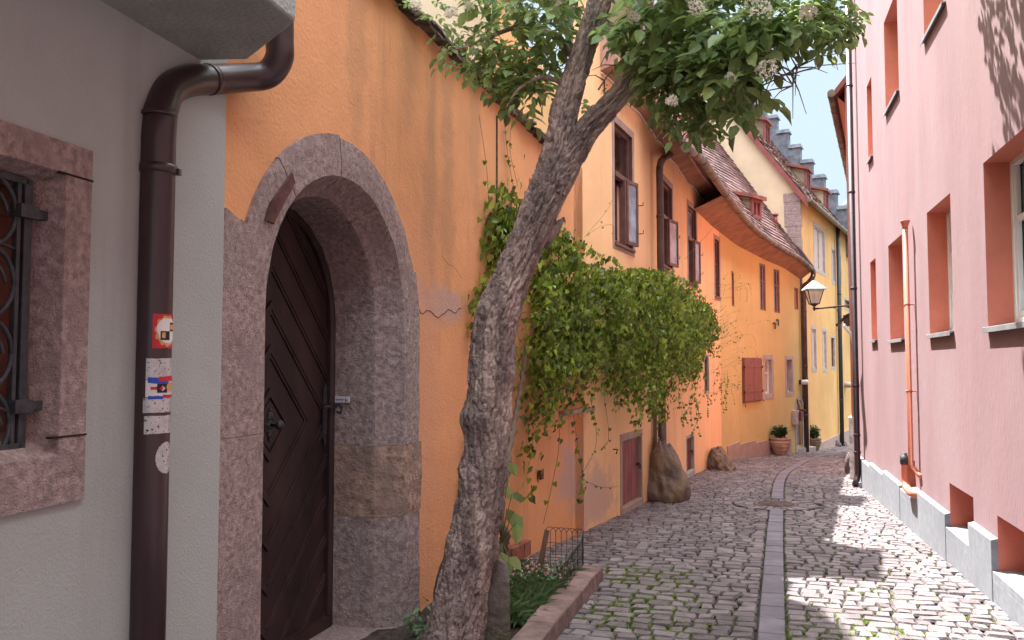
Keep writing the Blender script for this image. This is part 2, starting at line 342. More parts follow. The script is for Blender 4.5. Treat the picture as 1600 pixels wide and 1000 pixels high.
# ---------------- leaves ----------------
LT = np.array([(0, 0, 0), (0, .5, -.02), (0, 1, -.16), (-.30, .30, .07), (-.26, .66, .02), (.30, .30, .07), (.26, .66, .02)])
LF = [(0, 3, 4, 1), (1, 4, 2), (0, 1, 6, 5), (1, 2, 6)]
HT = np.array([(0, .08, 0), (0, .5, -.04), (0, 1.05, -.2), (-.38, .0, .10), (-.48, .36, .08), (.38, .0, .10), (.48, .36, .08)])
def leaf_mesh(name, pos, dirs, nrm, size, m, parent=None, loc=None, tmpl=LT, extra=None):
    pos = np.asarray(pos, float); d = np.asarray(dirs, float); n = np.asarray(nrm, float)
    d /= np.linalg.norm(d, axis=1)[:, None]+1e-9; x = np.cross(d, n); x /= np.linalg.norm(x, axis=1)[:, None]+1e-9; n = np.cross(x, d)
    size = np.asarray(size)[:, None, None]
    V = pos[:, None]+size*(tmpl[None, :, 0:1]*x[:, None]+tmpl[None, :, 1:2]*d[:, None]+tmpl[None, :, 2:3]*n[:, None])
    nv = len(tmpl); mb = MB(); mb.v = [tuple(v) for v in V.reshape(-1, 3).tolist()]
    for i in range(len(pos)):
        b = i*nv; mb.f += [tuple(b+k for k in f) for f in LF]
    mb.m = [0]*len(mb.f); mb.sm = [False]*len(mb.f); ms = [m]
    if extra is not None:
        b = len(mb.v); mb.v += extra.v; mb.f += [tuple(b+i for i in f) for f in extra.f]; mb.m += [1]*len(extra.f); mb.sm += extra.sm; ms.append(STEM)
    return mb.build(name, ms, parent, loc)
def rnd_unit(n): v = R.normal(size=(n, 3)); return v/np.linalg.norm(v, axis=1)[:, None]
def blob(c, r, seed=0, amp=.25, sub=4, flat=0, sc=1.5):
    bm = bmesh.new(); bmesh.ops.create_icosphere(bm, subdivisions=sub, radius=1)
    vs = []
    for v in bm.verts:
        k = 1+amp*noise.noise(v.co*sc+Vector((seed*7.1, 0, 0)))+amp*.4*noise.noise(v.co*sc*3+Vector((0, seed*3.3, 0)))+amp*.15*noise.noise(v.co*sc*9)
        vs.append(Vector((c[0]+v.co.x*r[0]*k, c[1]+v.co.y*r[1]*k, c[2]+v.co.z*r[2]*k)))
    fs = [tuple(v.index for v in f.verts) for f in bm.faces]; bm.free(); return vs, fs
def tile_roof(name, eave, ridge, rows, tw, m, parent):
    # tiles laid row by row between an eave line and a ridge line, each tile its own small slab inside one mesh
    mb = MB(); n = len(eave); L = sum((eave[i+1]-eave[i]).length for i in range(n-1)); nc = max(4, int(L/tw))
    def along(pl, t):
        x = t*(len(pl)-1); i = min(int(x), len(pl)-2); return pl[i].lerp(pl[i+1], x-i)
    for r in range(rows):
        v0 = r/rows; v1 = (r+1.25)/rows; off = .5*(r % 2)
        for c in range(-1, nc):
            u0 = min(1, max(0, (c+off)/nc)); u1 = min(1, max(0, (c+off+1)/nc))
            if u1-u0 < 1e-4: continue
            u1 -= .012/ L
            a = along(eave, u0).lerp(along(ridge, u0), v0); b = along(eave, u1).lerp(along(ridge, u1), v0)
            d = along(eave, u0).lerp(along(ridge, u0), min(v1, 1)); e = along(eave, u1).lerp(along(ridge, u1), min(v1, 1))
            nn = (b-a).cross(d-a).normalized(); nn = nn if nn.z > 0 else -nn
            h = .035+random.uniform(-.008, .01); j = random.uniform(-.006, .006)
            A = a+nn*(h+j); B = b+nn*(h-j); D = d+nn*.004; Ee = e+nn*.004
            mb.add([A, B, Ee, D, A-nn*.02, B-nn*.02], [(0, 1, 2, 3), (4, 5, 1, 0)])
    # deck under the tiles
    for i in range(n-1): mb.quad(eave[i], eave[i+1], ridge[min(i+1, len(ridge)-1)] if len(ridge) == n else along(ridge, (i+1)/(n-1)), ridge[i] if len(ridge) == n else along(ridge, i/(n-1)))
    return mb.build(name, m, parent)
def dormer(B, e, inw, w, h, parent, slope_main=1.38, glass=GLASSL, over=.16, back=1.0):
    # shed dormer: B = front bottom centre, e = along the eave, inw = into the roof (both horizontal unit)
    B = Vector(B); e = Vector((*e, 0)); iw = Vector((*inw, 0)); U = Vector((0, 0, 1)); sd = .30
    Lb = h/(slope_main-sd)*back
    fm = MB()
    for sx in (-1, 1):
        fm.box(B+e*sx*(w/2-.04)+U*h/2-iw*.02, e*.045, iw*.04, U*h/2)
    fm.box(B+U*(h-.05)-iw*.02, e*w/2, iw*.035, U*.05); fm.box(B+U*.05-iw*.02, e*w/2, iw*.035, U*.05); fm.box(B+U*h*.5-iw*.022, e*.025, iw*.03, U*h*.45)
    ch = MB()
    for sx in (-1, 1):
        o_ = e*sx*(w/2-.02)
        ch.add([B+o_, B+o_+U*h, B+o_+iw*Lb+U*(h+Lb*sd), B+o_+iw*(h*.02)], [(0, 1, 2)])
        ch.add([B+o_+iw*.02, B+o_+iw*.02+U*h, B+o_+iw*Lb+U*(h+Lb*sd)], [(0, 1, 2)])
    root = ch.build('dormer', PALE, parent)
    fm.build('window_frame', REDT, root, bevel=.004)
    g = MB(); g.box(B+U*h/2+iw*.03, e*(w/2-.03), iw*.008, U*(h/2-.03)); g.build('pane', glass, root)
    rf = MB(); a = B+U*(h+.02)-iw*over-U*over*sd; c = B+iw*(Lb+.05)+U*(h+.02+(Lb+.05)*sd)
    ew = e*(w/2+.12)
    rf.hexa([a-ew, a+ew, c+ew, c-ew, a-ew+U*.09, a+ew+U*.09, c+ew+U*.09, c-ew+U*.09])
    rf.build('dormer_roof', REDT, root, bevel=.006)
    tl = MB(); k = max(3, int((c-a).length/.16))
    for i in range(k):
        p0 = a.lerp(c, i/k)+U*.115; p1 = a.lerp(c, (i+1)/k)+U*.096
        tl.hexa([p0-ew-U*.02, p0+ew-U*.02, p1+ew-U*.02, p1-ew-U*.02, p0-ew, p0+ew, p1+ew, p1-ew])
    tl.build('dormer_tiles', TILE, root)
    return root
# ================= ground and street =================
CB = Vector((6.385, 15.6)); eC = Vector((.413, .911))
def left_x(y):
    if y < K.y: return K.x+(y-K.y)*math.tan(T17)
    for a, b in zip(HP.p, HP.p[1:]):
        if y <= b.y: return a.x+(b.x-a.x)*(y-a.y)/(b.y-a.y)
    a = HP.p[-1]; return a.x+(y-a.y)*.584
def right_x(y):
    if y < 15.0: return (1.78+.2818*y)/.9595
    return CB.x+(y-CB.y)*eC.x/eC.y
mb = MB(); xs = [-120, -30, -8, -4, 0, 4, 8, 14, 20, 40, 140]; ys = [-80, -20, -5, 0, 5, 10, 15, 20, 25, 30, 35, 40, 80, 400]
for i in range(len(xs)-1):
    for j in range(len(ys)-1):
        mb.quad(*[(x, y, gz(y)-.030) for x, y in ((xs[i], ys[j]), (xs[i+1], ys[j]), (xs[i+1], ys[j+1]), (xs[i], ys[j+1]))])
tag(mb.build('ground', JOINT, merge=True), kind='structure')
pp = [Vector((1.69, 5.48))-Vector((.3055, .952))*9, Vector((1.69, 5.48)), Vector((3.58, 11.3)), Vector((5.25, 16.2)), Vector((6.75, 19.4)), Vector((9.1, 24.0)), Vector((12.3, 29.7)), Vector((16, 36))]
pp = [Vector((v.x, v.y)) for v in smooth_curve([Vector((p.x, p.y, 0)) for p in pp], 6)]
ST = Fr(pp)
MH = G(1212, 788)
def on_street(c, pad=0):
    return left_x(c.y)-.05+pad < c.x < right_x(c.y)+.05-pad
def in_bed(c): return 3.5 < c.y < 7.3 and c.x < .292+(c.y-5.478)*.28-.03
mb = MB(); joints = []
s = 4.0; row = 0; SEND = ST.S[-1]-.5
g4 = [0, .09, .91, 1]
while s < SEND:
    pitch = random.uniform(.125, .165) if s < 22 else random.uniform(.15, .19)
    for side in (-1, 1):
        d = .10*side
        while abs(d) < 5.2:
            w = random.uniform(.09, .20); d2 = d+side*w
            cs = s+pitch/2; c = ST.f(cs, (d+d2)/2, 0)
            if not on_street(c) or in_bed(c) or (c.xy-MH.xy).length < .62: d = d2; continue
            zz = random.uniform(-.003, .003); tx = random.uniform(-.004, .004); ty = random.uniform(-.005, .005); jit = [(random.uniform(-.013, .013), random.uniform(-.013, .013)) for _ in range(4)]
            lo, hi = (d, d2) if side > 0 else (d2, d); gap = .0045
            wv = lambda dd: .03*noise.noise(Vector((s*.8, dd*.9, 0)))+.012*noise.noise(Vector((s*4, dd*3, 5)))
            vs = []
            for a in range(4):
                for b in range(4):
                    fa, fb = g4[a], g4[b]
                    j = jit[(a > 1)*2+(b > 1)]
                    q = ST.f(s+gap*1.8+(pitch-3.6*gap)*fa+j[0]*.8+wv(lo+(hi-lo)*fb), lo+gap+(hi-lo-2*gap)*fb+j[1], 0)
                    edge = (a in (0, 3))+(b in (0, 3))
                    z = gz(q.y)+zz+tx*(fa-.5)*2+ty*(fb-.5)*2-(.021 if edge else 0)-(.002 if edge > 1 else 0)+random.uniform(-.0025, .0025)
                    if edge > 1:
                        q = q.lerp(c, .06)
                    vs.append((q.x, q.y, z))
            mb.add(vs, [(a*4+b, a*4+b+1, a*4+b+5, a*4+b+4)[::-1] for a in range(3) for b in range(3)], 0, False)
            joints.append((s, lo, hi)); d = d2
    s += pitch; row += 1
tag(mb.build('street', COB), kind='structure')
mb = MB(); s = 4.0
while s < SEND:
    l = random.uniform(.28, .44); g = .006
    c = ST.f(s+l/2, 0, 0)
    if (c.xy-MH.xy).length > .62:
        z0 = random.uniform(-.003, .003)
        lo = [ST.f(a, b, 0) for a, b in ((s+g, -.088), (s+l-g, -.088), (s+l-g, .088), (s+g, .088))]
        mb.hexa([(p.x, p.y, gz(p.y)-.04) for p in lo][::-1]+[(p.x, p.y, gz(p.y)+z0) for p in lo][::-1])
    s += l
tag(mb.build('drainage_channel', SLAB, bevel=.008), kind='structure')
# grass in the joints
pos = []; dr = []; nr = []; sz = []
cl = [(G(1010, 900), .55, 1.4), (G(985, 960), .5, 1.3), (G(1040, 935), .5, .7), (G(1000, 890), .35, .9), (G(1075, 830), .6, .25), (G(1345, 900), 1.2, .22), (G(1300, 960), .8, .3), (G(1290, 850), 1.5, .28), (G(1300, 980), .8, .5), (G(1390, 930), 1.0, .3), (G(1100, 990), .7, .45), (G(1215, 900), .9, .12), (G(950, 975), .4, .35), (G(1230, 760), 2.5, .06), (G(1480, 960), .8, .06)]
for (s, lo, hi) in joints:
    for k in range(3):
        dd = random.uniform(lo, hi); onl = k < 2
        q = ST.f(s+random.uniform(-.006, .006) if onl else s+random.uniform(0, .15), dd if onl else lo, 0)
        if q.y > 15 or q.y < 4.5: continue
        p = max(a*max(0, 1-((q.xy-c.xy).length/r)**2) for c, r, a in cl)
        if abs(q.x-ST.f(s, .1, 0).x) < .1: p = max(p, .3)
        if random.random() > p*1.35+.012: continue
        for b in range(int(14+26*p)):
            pos.append((q.x+random.gauss(0, .03), q.y+random.gauss(0, .008+.006*p), gz(q.y)-.026)); a = random.uniform(0, 6.28)
            dr.append((math.cos(a)*.8, math.sin(a)*.8, random.uniform(.5, 1.3))); nr.append((0, 0, 1)); sz.append(random.uniform(.022, .05)*(1 if p > .3 else .75))
for side in (-.094, .094):
    for k in range(900):
        s_ = random.uniform(7, 22); q = ST.f(s_, side+random.gauss(0, .006), 0)
        if noise.noise(Vector((s_*2, side*10, 0))) < .12 or (q.xy-MH.xy).length < .6: continue
        for b in range(5):
            a = random.uniform(0, 6.28); pos.append((q.x+random.gauss(0, .008), q.y+random.gauss(0, .02), gz(q.y)-.025)); dr.append((math.cos(a), math.sin(a), 1)); nr.append((0, 0, 1)); sz.append(random.uniform(.012, .022))
gt = LT*np.array([.35, 1, 1])
tag(leaf_mesh('joint_grass', pos, dr, nr, sz, GRASS, tmpl=gt), kind='stuff')
# manhole
mz = gz(MH.y)
mh = empty('manhole_cover', (MH.x, MH.y, mz), 'round brown iron manhole cover in a ring of stones, set across the drainage strip', 'manhole cover')
mb = MB(); mb.lathe((MH.x, MH.y, mz), [(.30, -.05), (.30, .004), (.27, .008), (.02, .008)], 40)
for i in range(-4, 5):
    w = math.sqrt(max(0, .25**2-(i*.055)**2)); mb.box((MH.x, MH.y+i*.055, mz+.012), (w, 0, 0), (0, .014, 0), (0, 0, .005))
mb.build('grate', BROWNM, mh)
mb = MB()
for ring, (r0, r1, n) in enumerate(((.32, .44, 26), (.45, .58, 32))):
    for k in range(n):
        a0 = 2*math.pi*k/n+.02; a1 = 2*math.pi*(k+1)/n-.02; c = [(MH.x+r*math.cos(a), MH.y+r*math.sin(a)) for r, a in ((r0, a0), (r1, a0), (r1, a1), (r0, a1))]
        z = mz+random.uniform(-.004, .004)
        mb.hexa([(x, y, z-.05) for x, y in c]+[(x, y, z+.002-.037*(y-MH.y)) for x, y in c])
mb.build('stone_ring', COB, mh, bevel=.006)
# ================= grey house at the near left =================
gh = empty('grey_house', (*GW.f(8, 0, 0).xy, gz(3)), 'grey plastered house at the near left with a jutting upper storey', 'house')
a = GW.at(134, 500)[0]; zt = GW.at(136, 235)[1]; zb = GW.at(128, 779)[1]; ai = GW.at(93, 500)[0]
zti = GW.at(90, 268)[1]; zbi = GW.at(90, 712)[1]; wo = a-1.35; wi = wo+(a-ai)
GS = GW.S[-1]
mb = MB(); wall_rects(mb, GW, 0, GS, lambda s: -.6, lambda s: 6.5, [(wo+.02, a-.02, zb+.02, zt-.02)])
mb.quad(GW.f(GS, 0, -.6), GW.f(GS, -.6, -.6), GW.f(GS, -.6, 6.5), GW.f(GS, 0, 6.5))
mb.quad(GW.f(0, 0, 6.5), GW.f(GS, 0, 6.5), GW.f(GS, -5, 6.5), GW.f(0, -5, 6.5)); mb.quad(GW.f(0, -5, -.6), GW.f(GS, -5, -.6), GW.f(GS, -5, 6.5), GW.f(0, -5, 6.5)); mb.quad(GW.f(0, 0, -.6), GW.f(0, -5, -.6), GW.f(0, -5, 6.5), GW.f(0, 0, 6.5))
mb.build('wall', GRAPL, gh)
mb = MB()
def ringprof(mb, F, o, i, prof):
    # o=(s0,s1,z0,z1) outer, i=inner ; prof: list of (t 0 outer..1 inner.., d)
    loops = []
    for t, d in prof:
        r = [o[k]+(i[k]-o[k])*t for k in range(4)]
        loops.append([F.f(r[0], d, r[2]), F.f(r[1], d, r[2]), F.f(r[1], d, r[3]), F.f(r[0], d, r[3])])
    for A, B in zip(loops, loops[1:]):
        for k in range(4): mb.add([A[k], A[(k+1) % 4], B[(k+1) % 4], B[k]], [(0, 1, 2, 3)])
o_, i_ = (wo, a, zb, zt), (wi, ai, zbi, zti)
ringprof(mb, GW, o_, i_, [(0, -.02), (0, .012), (1, .012), (1.02, .008), (1.30, -.065), (1.32, -.07), (1.50, -.12), (1.50, -.3)])
win = mb.build('window', SANDP, gh, bevel=.004)
win['label'] = 'small window in a pink sandstone frame behind an iron grille'
mb = MB()
mb.fbox(GW, a-.155, a+.003, -.01, .0145, zti-.006, zti+.001); mb.fbox(GW, a-.155, a+.003, -.01, .0145, zbi+.06, zbi+.066); mb.build('stone_joint', WOODB, win)
mb = MB(); mb.fbox(GW, wi+.02, ai-.02, -.20, -.185, zbi+.02, zti-.02); mb.build('pane', GLASSD, win)
mb = MB()
for s_ in (ai-.06, ai-.17, ai-.42, ai-.75): mb.fbox(GW, s_-.07, s_, -.185, -.14, zbi, zti)
mb.fbox(GW, wi+.05, ai-.06, -.18, -.135, zti-.16, zti-.06); mb.fbox(GW, wi+.05, ai-.06, -.18, -.135, zbi+.04, zbi+.12); mb.build('window_frame', WOODR, win, bevel=.006)
mb = MB(); gs = GW.at(58, 500)[0]; gd = -.055
z0_, z1_ = zbi+.03, zti-.06
mb.fbox(GW, gs-.018, gs+.014, gd-.012, gd+.012, z0_, z1_+.02); mb.fbox(GW, gs-.045, gs-.03, gd-.01, gd+.01, z0_, z1_)
mb.fbox(GW, gs-.9, gs, gd-.012, gd+.012, z1_, z1_+.022); mb.fbox(GW, gs-.9, gs, gd-.012, gd+.012, z0_, z0_+.022)
for zz in (zti-.15, zbi+.17):
    mb.fbox(GW, gs-.03, gs+.085, gd-.01, gd+.018, zz-.016, zz+.016); mb.fbox(GW, gs-.05, gs+.022, gd-.016, gd+.03, zz-.022, zz+.022)
def circ(F, s_, z, r, d, n=28, a0=0, a1=2*math.pi): return [F.f(s_+r*math.cos(a0+(a1-a0)*k/n), d, z+r*math.sin(a0+(a1-a0)*k/n)) for k in range(n+1)]
zc1 = GW.at(5, 440)[1]; zc2 = GW.at(5, 552)[1]
for k in range(-1, 3):
    zc = zc2+(zc1-zc2)*k*1.02; mb.tube(circ(GW, gs-.16, zc, .118, gd), .0085, 8)
    sp = [GW.f(gs-.16+(.085-.012*t)*math.cos(t), gd, zc+(.085-.012*t)*math.sin(t)) for t in [j*.35 for j in range(18)]]; mb.tube(sp, .007, 6)
mb.tube([GW.f(gs-.03-.05*j, gd, z0_+.12+.02*math.sin(j)) for j in range(6)], .007, 6); mb.tube([GW.f(gs-.03-.05*j, gd, z1_-.22+.01*j) for j in range(6)], .006, 6)
mb.build('grille', IRON, win, bevel=.002)
# jetty
zs = GW.at(315, 95)[1]; js = GW.at(315, 95)[0]
c3 = P(462, 35, 1); k_ = (zs-1.6)/(c3.z-1.6); C3 = Vector((c3.x*k_, k_)); c2_ = P(387, 94, 1); k_ = (zs-1.6)/(c2_.z-1.6); C2 = Vector((c2_.x*k_, k_))
c4 = C3-e135*9
poly = [GW.f(0, -.3, zs), GW.f(js, -.3, zs), GW.f(js, 0, zs), Vector((*C2, zs)), Vector((*C3, zs)), Vector((*c4, zs))]
mb = MB(); mb.prism([p for p in poly][::-1], (0, 0, 3.2)); mb.build('jutting_storey', SOFF, gh, bevel=.012)
# drainpipe of the grey house
pr = .066
gp = [P(437, 5, 3.86), P(437, 60, 3.86), P(436, 92, 3.86), P(418, 116, 3.86), P(385, 121, 3.80), P(330, 124, 3.60), P(292, 127, 3.42), P(262, 143, 3.30), P(250, 178, 3.22)]
v0 = gp[-1]; vb = Vector((v0.x, v0.y-.04, -.3)); gp = smooth_curve(gp, 6)+[Vector((v0.x, v0.y-.01, v0.z-.1)), Vector((v0.x, v0.y-.01, 1.0)), Vector((v0.x, v0.y-.01, -.35))]
pc = Vector((v0.x, v0.y-.01, 0))
mb = MB(); mb.tube(gp, pr, 28); pipe = mb.build('drainpipe', DPIPE, gh); pipe['label'] = 'dark red enamelled drainpipe with peeling stickers'
mb = MB()
def collar(mb, c, r, h, n=28): mb.lathe(c, [(r-.004, -h), (r, -h+.002), (r, h-.002), (r-.004, h)], n)
z_ = P(250, 265, pc.y).z; collar(mb, (pc.x, pc.y, z_), pr+.006, .018); mb.box((pc.x-pr-.01, pc.y+.02, z_), (.012, .004, 0), (0, .02, 0), (0, 0, .022)); mb.box((pc.x+pr+.008, pc.y+.02, z_-.006), (.008, 0, 0), (0, .012, 0), (0, 0, .012))
z2_ = P(250, 180, pc.y).z; collar(mb, (pc.x, pc.y, z2_), pr+.003, .008)
i0 = int(6*5); mb.tube([gp[i0], gp[i0+1]], pr+.003, 28)
mb.build('pipe_bracket', DPIPE, pipe)
def sticker(name, x0, x1, y0, y1, m, rr=.0012, label=None, shape=None):
    # patch on the round pipe, between two angles seen as pixel offsets
    cam2 = Vector((-pc.x, -pc.y)).normalized(); rt = Vector((-cam2.y, cam2.x))
    pxm = 800+FPX*pc.x/pc.y; w = FPX*pr/pc.y
    def ang(px): return math.asin(max(-1, min(1, (px-pxm)/w)))
    za = P(pxm, y0, pc.y-.06).z; zb_ = P(pxm, y1, pc.y-.06).z
    n = 34 if shape else 12; vs = []; fs = []
    for i in range(n+1):
        t = i/n
        for j in range(n+1):
            z = zb_+(za-zb_)*j/n; wv = .0 if shape else .003*noise.noise(Vector((t*7, j*.8, x0)))
            al = ang(x0)+(ang(x1)-ang(x0))*t
            r_ = pr+rr
            dv = cam2*math.cos(al)+rt*math.sin(al); vs.append((pc.x+dv.x*r_, pc.y+dv.y*r_, z+(wv if j in (0, n) else 0)))
    for i in range(n):
        for j in range(n):
            if shape and not shape((i+.5)/n, (j+.5)/n): continue
            fs.append((i*(n+1)+j, (i+1)*(n+1)+j, (i+1)*(n+1)+j+1, i*(n+1)+j+1))
    o = MB().add(vs, fs, 0, True).build(name, m, pipe)
    if label: o['label'] = label
    return o
base_off = FPX*pc.x/pc.y+800-248
X = lambda x: x+base_off-0
sticker('sticker', X(246), X(282), 490, 544, REDST, label='red sticker with a small white and black crest')
sticker('sticker_crest', X(249), X(283), 493, 542, OCST, .0015, shape=lambda u, v: (u-.5)**2*3.6+(v-.52)**2*3.6 < .86+.12*math.sin(math.atan2(v-.5, u-.5)*11))
sticker('sticker_crest', X(252), X(281), 497, 538, WHST, .0018, shape=lambda u, v: abs(u-.5) < .5*math.sqrt(max(0, min(1, .25+v*1.4))) and ((u-.5)**2*3.2+(v-.55)**2*3.4 < .86))
sticker('sticker_crest', X(257), X(278), 503, 531, BKST, .0023, shape=lambda u, v: (u < .5) != (v > .5))
sticker('sticker_crest', X(259), X(264), 519, 528, OCST, .0027); sticker('sticker_crest', X(270), X(275), 506, 514, OCST, .0027)
sticker('sticker', X(238), X(282), 560, 593, SILV, label='worn silver sticker, half scraped off')
sticker('sticker', X(238), X(282), 594, 621, WHST, label='white sticker with a blue and red banner')
sticker('sticker_print', X(241), X(270), 589, 603, BLST, .0019, shape=lambda u, v: v > .35-.3*u and v < 1.0-.2*u)
sticker('sticker_print', X(256), X(282), 588, 596, REDST, .0024); sticker('sticker_print', X(245), X(262), 604, 609, REDST, .0019); sticker('sticker_print', X(254), X(268), 600, 614, BKST, .0022, shape=lambda u, v: abs(u-.5)+abs(v-.5) > .3)
sticker('sticker_print', X(266), X(281), 597, 613, OCST, .0026, shape=lambda u, v: (u-.5)**2+(v-.5)**2 < .2)
sticker('sticker', X(235), X(282), 622, 645, SILV, .0015, label='narrow worn silver sticker'); sticker('sticker_print', X(242), X(262), 619, 624, BLST, .0026); sticker('sticker_print', X(262), X(280), 617, 622, REDST, .0026)
sticker('sticker', X(237), X(282), 650, 678, SILV, label='plain silver sticker, lowest of the square ones')
sticker('sticker', X(254), X(300), 692, 742, SILV, label='round grey sticker', shape=lambda u, v: (u-.5)**2+(v-.5)**2 < .25)
# ================= orange garden wall with the arched door =================
gw = empty('garden_wall', (*NW.f(SCX, 0, 0).xy, gz(5)), 'tall orange plastered wall with an arched stone doorway beside the tree', 'wall')
ZC = 1.6+.275
za1 = NW.at(620, 4); za2 = NW.at(752, 134); h897 = HP.at(897, 400)[0]; zk = HP.at(840, 218)[1]
slp = (za2[1]-za1[1])/(za2[0]-za1[0]); ztop = lambda s: za1[1]+slp*(s-za1[0])
WC = NW.f(SCX, 0, 0); cr = NW.at(690, 475); crp = NW.f(cr[0], 0, cr[1]); st1 = HP.f(HP.at(905, 770)[0], 0, .35)
st2 = NW.f(NW.at(690, 200)[0], 0, 3.1); st3 = NW.f(NW.at(665, 560)[0], 0, 1.5); st4 = [NW.f(NW.at(a_, b_)[0], 0, NW.at(a_, b_)[1]) for a_, b_ in ((698, 110), (640, 50), (560, 40), (742, 190), (700, 330), (672, 300))]
gloc = gw.location
def lb(p): return tuple(Vector(p)-gloc)
ORA = mat('orange_plaster', ORANGE, .92, .08, .9, .4, 45, streak=.6, streak_col=(.36, .20, .12), voro=.12, vscale=50, bump2=.18, b2scale=4, col2=(.76, .34, .17), c2s=.55, c2t=.56,
          blobs=[(lb(crp), (.55, .5, .16), purp, .8), (lb(st1), (.55, .8, .42), purp, .75), (lb(st3), (.3, .3, 1.5), (.66, .33, .20), .5)]+[(lb(p_), (.16, .16, .75), (.42, .23, .13), .42) for p_ in st4], spots=(45, .72, (.3, .17, .12), .5))
mb = MB(); AR = .93
zb0 = lambda s: -.6
segs = 36
nwL = NW.at(325, 600)[0]
bk = [(nwL-.6, SCX-AR), (SCX+AR, S0)]
for a_, b_ in bk: mb.quad(NW.f(a_, 0, -.6), NW.f(b_, 0, -.6), NW.f(b_, 0, ztop(b_)), NW.f(a_, 0, ztop(a_)))
for k in range(segs):
    t0 = math.pi-math.pi*k/segs; t1 = math.pi-math.pi*(k+1)/segs; sa, sb = SCX+AR*math.cos(t0), SCX+AR*math.cos(t1)
    mb.quad(NW.f(sa, 0, ZC+AR*math.sin(t0)), NW.f(sb, 0, ZC+AR*math.sin(t1)), NW.f(sb, 0, ztop(sb)), NW.f(sa, 0, ztop(sa)))
zt2 = lambda s: ztop(S0)+(zk-ztop(S0))*min(1, s/HP.at(840, 218)[0])
ss = [0]+[x for x in HP.S if 0 < x < h897]+[h897+.3]
for a_, b_ in zip(ss, ss[1:]): mb.quad(HP.f(a_, 0, -.9), HP.f(b_, 0, -.9), HP.f(b_, 0, zt2(b_)), HP.f(a_, 0, zt2(a_)))
mb.quad(NW.f(nwL-.6, 0, ztop(nwL-.6)), NW.f(S0, 0, ztop(S0)), NW.f(S0, -.6, ztop(S0)), NW.f(nwL-.6, -.6, ztop(nwL-.6)))
mb.quad(NW.f(nwL-.6, -.6, -.6), NW.f(nwL-.6, -.6, ztop(nwL)), NW.f(S0, -.6, ztop(S0)), NW.f(S0, -.6, -.6))
mb.quad(HP.f(0, 0, zt2(0)), HP.f(h897+.3, 0, zt2(9)), HP.f(h897+.3, -.6, zt2(9)), HP.f(0, -.6, zt2(0)))
mb.build('wall_body', ORA, gw)
# vertical dark seam where the two wall stretches meet
mb = MB(); mb.tube([HP.f(.02, .004, z)+Vector((.004*noise.noise(Vector((0, 0, z*9))), 0, 0)) for z in np.linspace(2.2, 3.9, 14)], .010, 6); mb.build('rain_seam', COPE, gw)
# coping tiles
mb = MB(); s_ = nwL-.2
def cop(F, s_, l, zt_, k):
    dz = random.uniform(-.015, .02); o1 = random.uniform(.05, .11)
    mb.hexa([F.f(s_, -.66, zt_+dz), F.f(s_+l, -.66, zt_+dz), F.f(s_+l, o1, zt_+dz-.045), F.f(s_, o1+random.uniform(-.02, .02), zt_+dz-.045),
             F.f(s_, -.66, zt_+dz+.03), F.f(s_+l, -.66, zt_+dz+.03), F.f(s_+l, o1, zt_+dz-.015), F.f(s_, o1, zt_+dz-.012)])
for layer in (0, 1):
    s_ = nwL-.3-layer*.07
    while s_ < S0:
        l = random.uniform(.13, .19); cop(NW, s_, l-.006, ztop(s_)+.02+layer*.035, layer); s_ += l
    s_ = 0
    while s_ < h897:
        l = random.uniform(.13, .19); cop(HP, s_, l-.006, zt2(s_)+.02+layer*.035, layer); s_ += l
mb.build('coping', COPE, gw, bevel=.006)
# stone portal
def portal_block(mb, t0, t1, r_out, prof, mi=0, n=None):
    # t: station; t<0 = left jamb (z below spring), 0..1 arch, >1 right jamb
    n = n or max(2, int(abs(t1-t0)*26)); loops = []
    for k in range(n+1):
        t = t0+(t1-t0)*k/n
        if t <= 0: dx, dz, zo = -1, 0, t
        elif t >= 1: dx, dz, zo = 1, 0, -(t-1)
        else: th = math.pi*(1-t); dx, dz, zo = math.cos(th), math.sin(th), 0
        lp = []
        for j, (r, d) in enumerate(prof):
            rr = r if j > 1 else r_out
            nn = .012*noise.noise(Vector((t*5+r*3, d*6+r*9, 3)))+.006*noise.noise(Vector((t*21, r*14, d*9)))
            s_ = SCX+dx*(rr+nn*(1 if j < 2 else .5)); z = ZC+dz*(rr+nn)+zo
            if zo != 0: z = ZC+zo
            lp.append(NW.f(s_, d+nn*.6, z))
        loops.append(lp)
    m = len(prof); vs = [p for lp in loops for p in lp]; fs = []
    for i in range(n):
        for j in range(m): fs.append((i*m+j, i*m+(j+1) % m, (i+1)*m+(j+1) % m, (i+1)*m+j))
    fs.append(tuple(range(m))); fs.append(tuple(n*m+k for k in reversed(range(m))))
    mb.add(vs, fs, mi, False)
PRF = [(1.04, -.55), (1.04, .022), (.985, .026), (.93, .028), (.87, .028), (.815, .024), (.806, .012), (.77, -.05), (.735, -.10), (.703, -.135), (.70, -.15), (.70, -.25), (.70, -.36), (.70, -.46), (.72, -.55)]
mb = MB(); zsill = 1.6-1.755-ZC
g = .0025
zt_l = NW.at(366, 436)[1]-ZC
lj = SCX-nwL
portal_block(mb, zsill-.25, -.62, lj, PRF, 0, 10); portal_block(mb, -.62+g, zt_l-.0, lj, PRF, 0, 10)
for a_, b_, ro in ((0.03, .26, 1.045), (.26+g, .47, 1.05), (.47+g, .66, 1.035), (.66+g, .955, 1.04)): portal_block(mb, a_, b_, ro, PRF, 0)
portal_block(mb, zt_l+g, .03-g, 1.09, PRF, 0, 8)
zr = lambda y: NW.at(640, y)[1]-ZC
r1, r2, r3 = 1-zr(480), 1-zr(692), 1-zr(800)
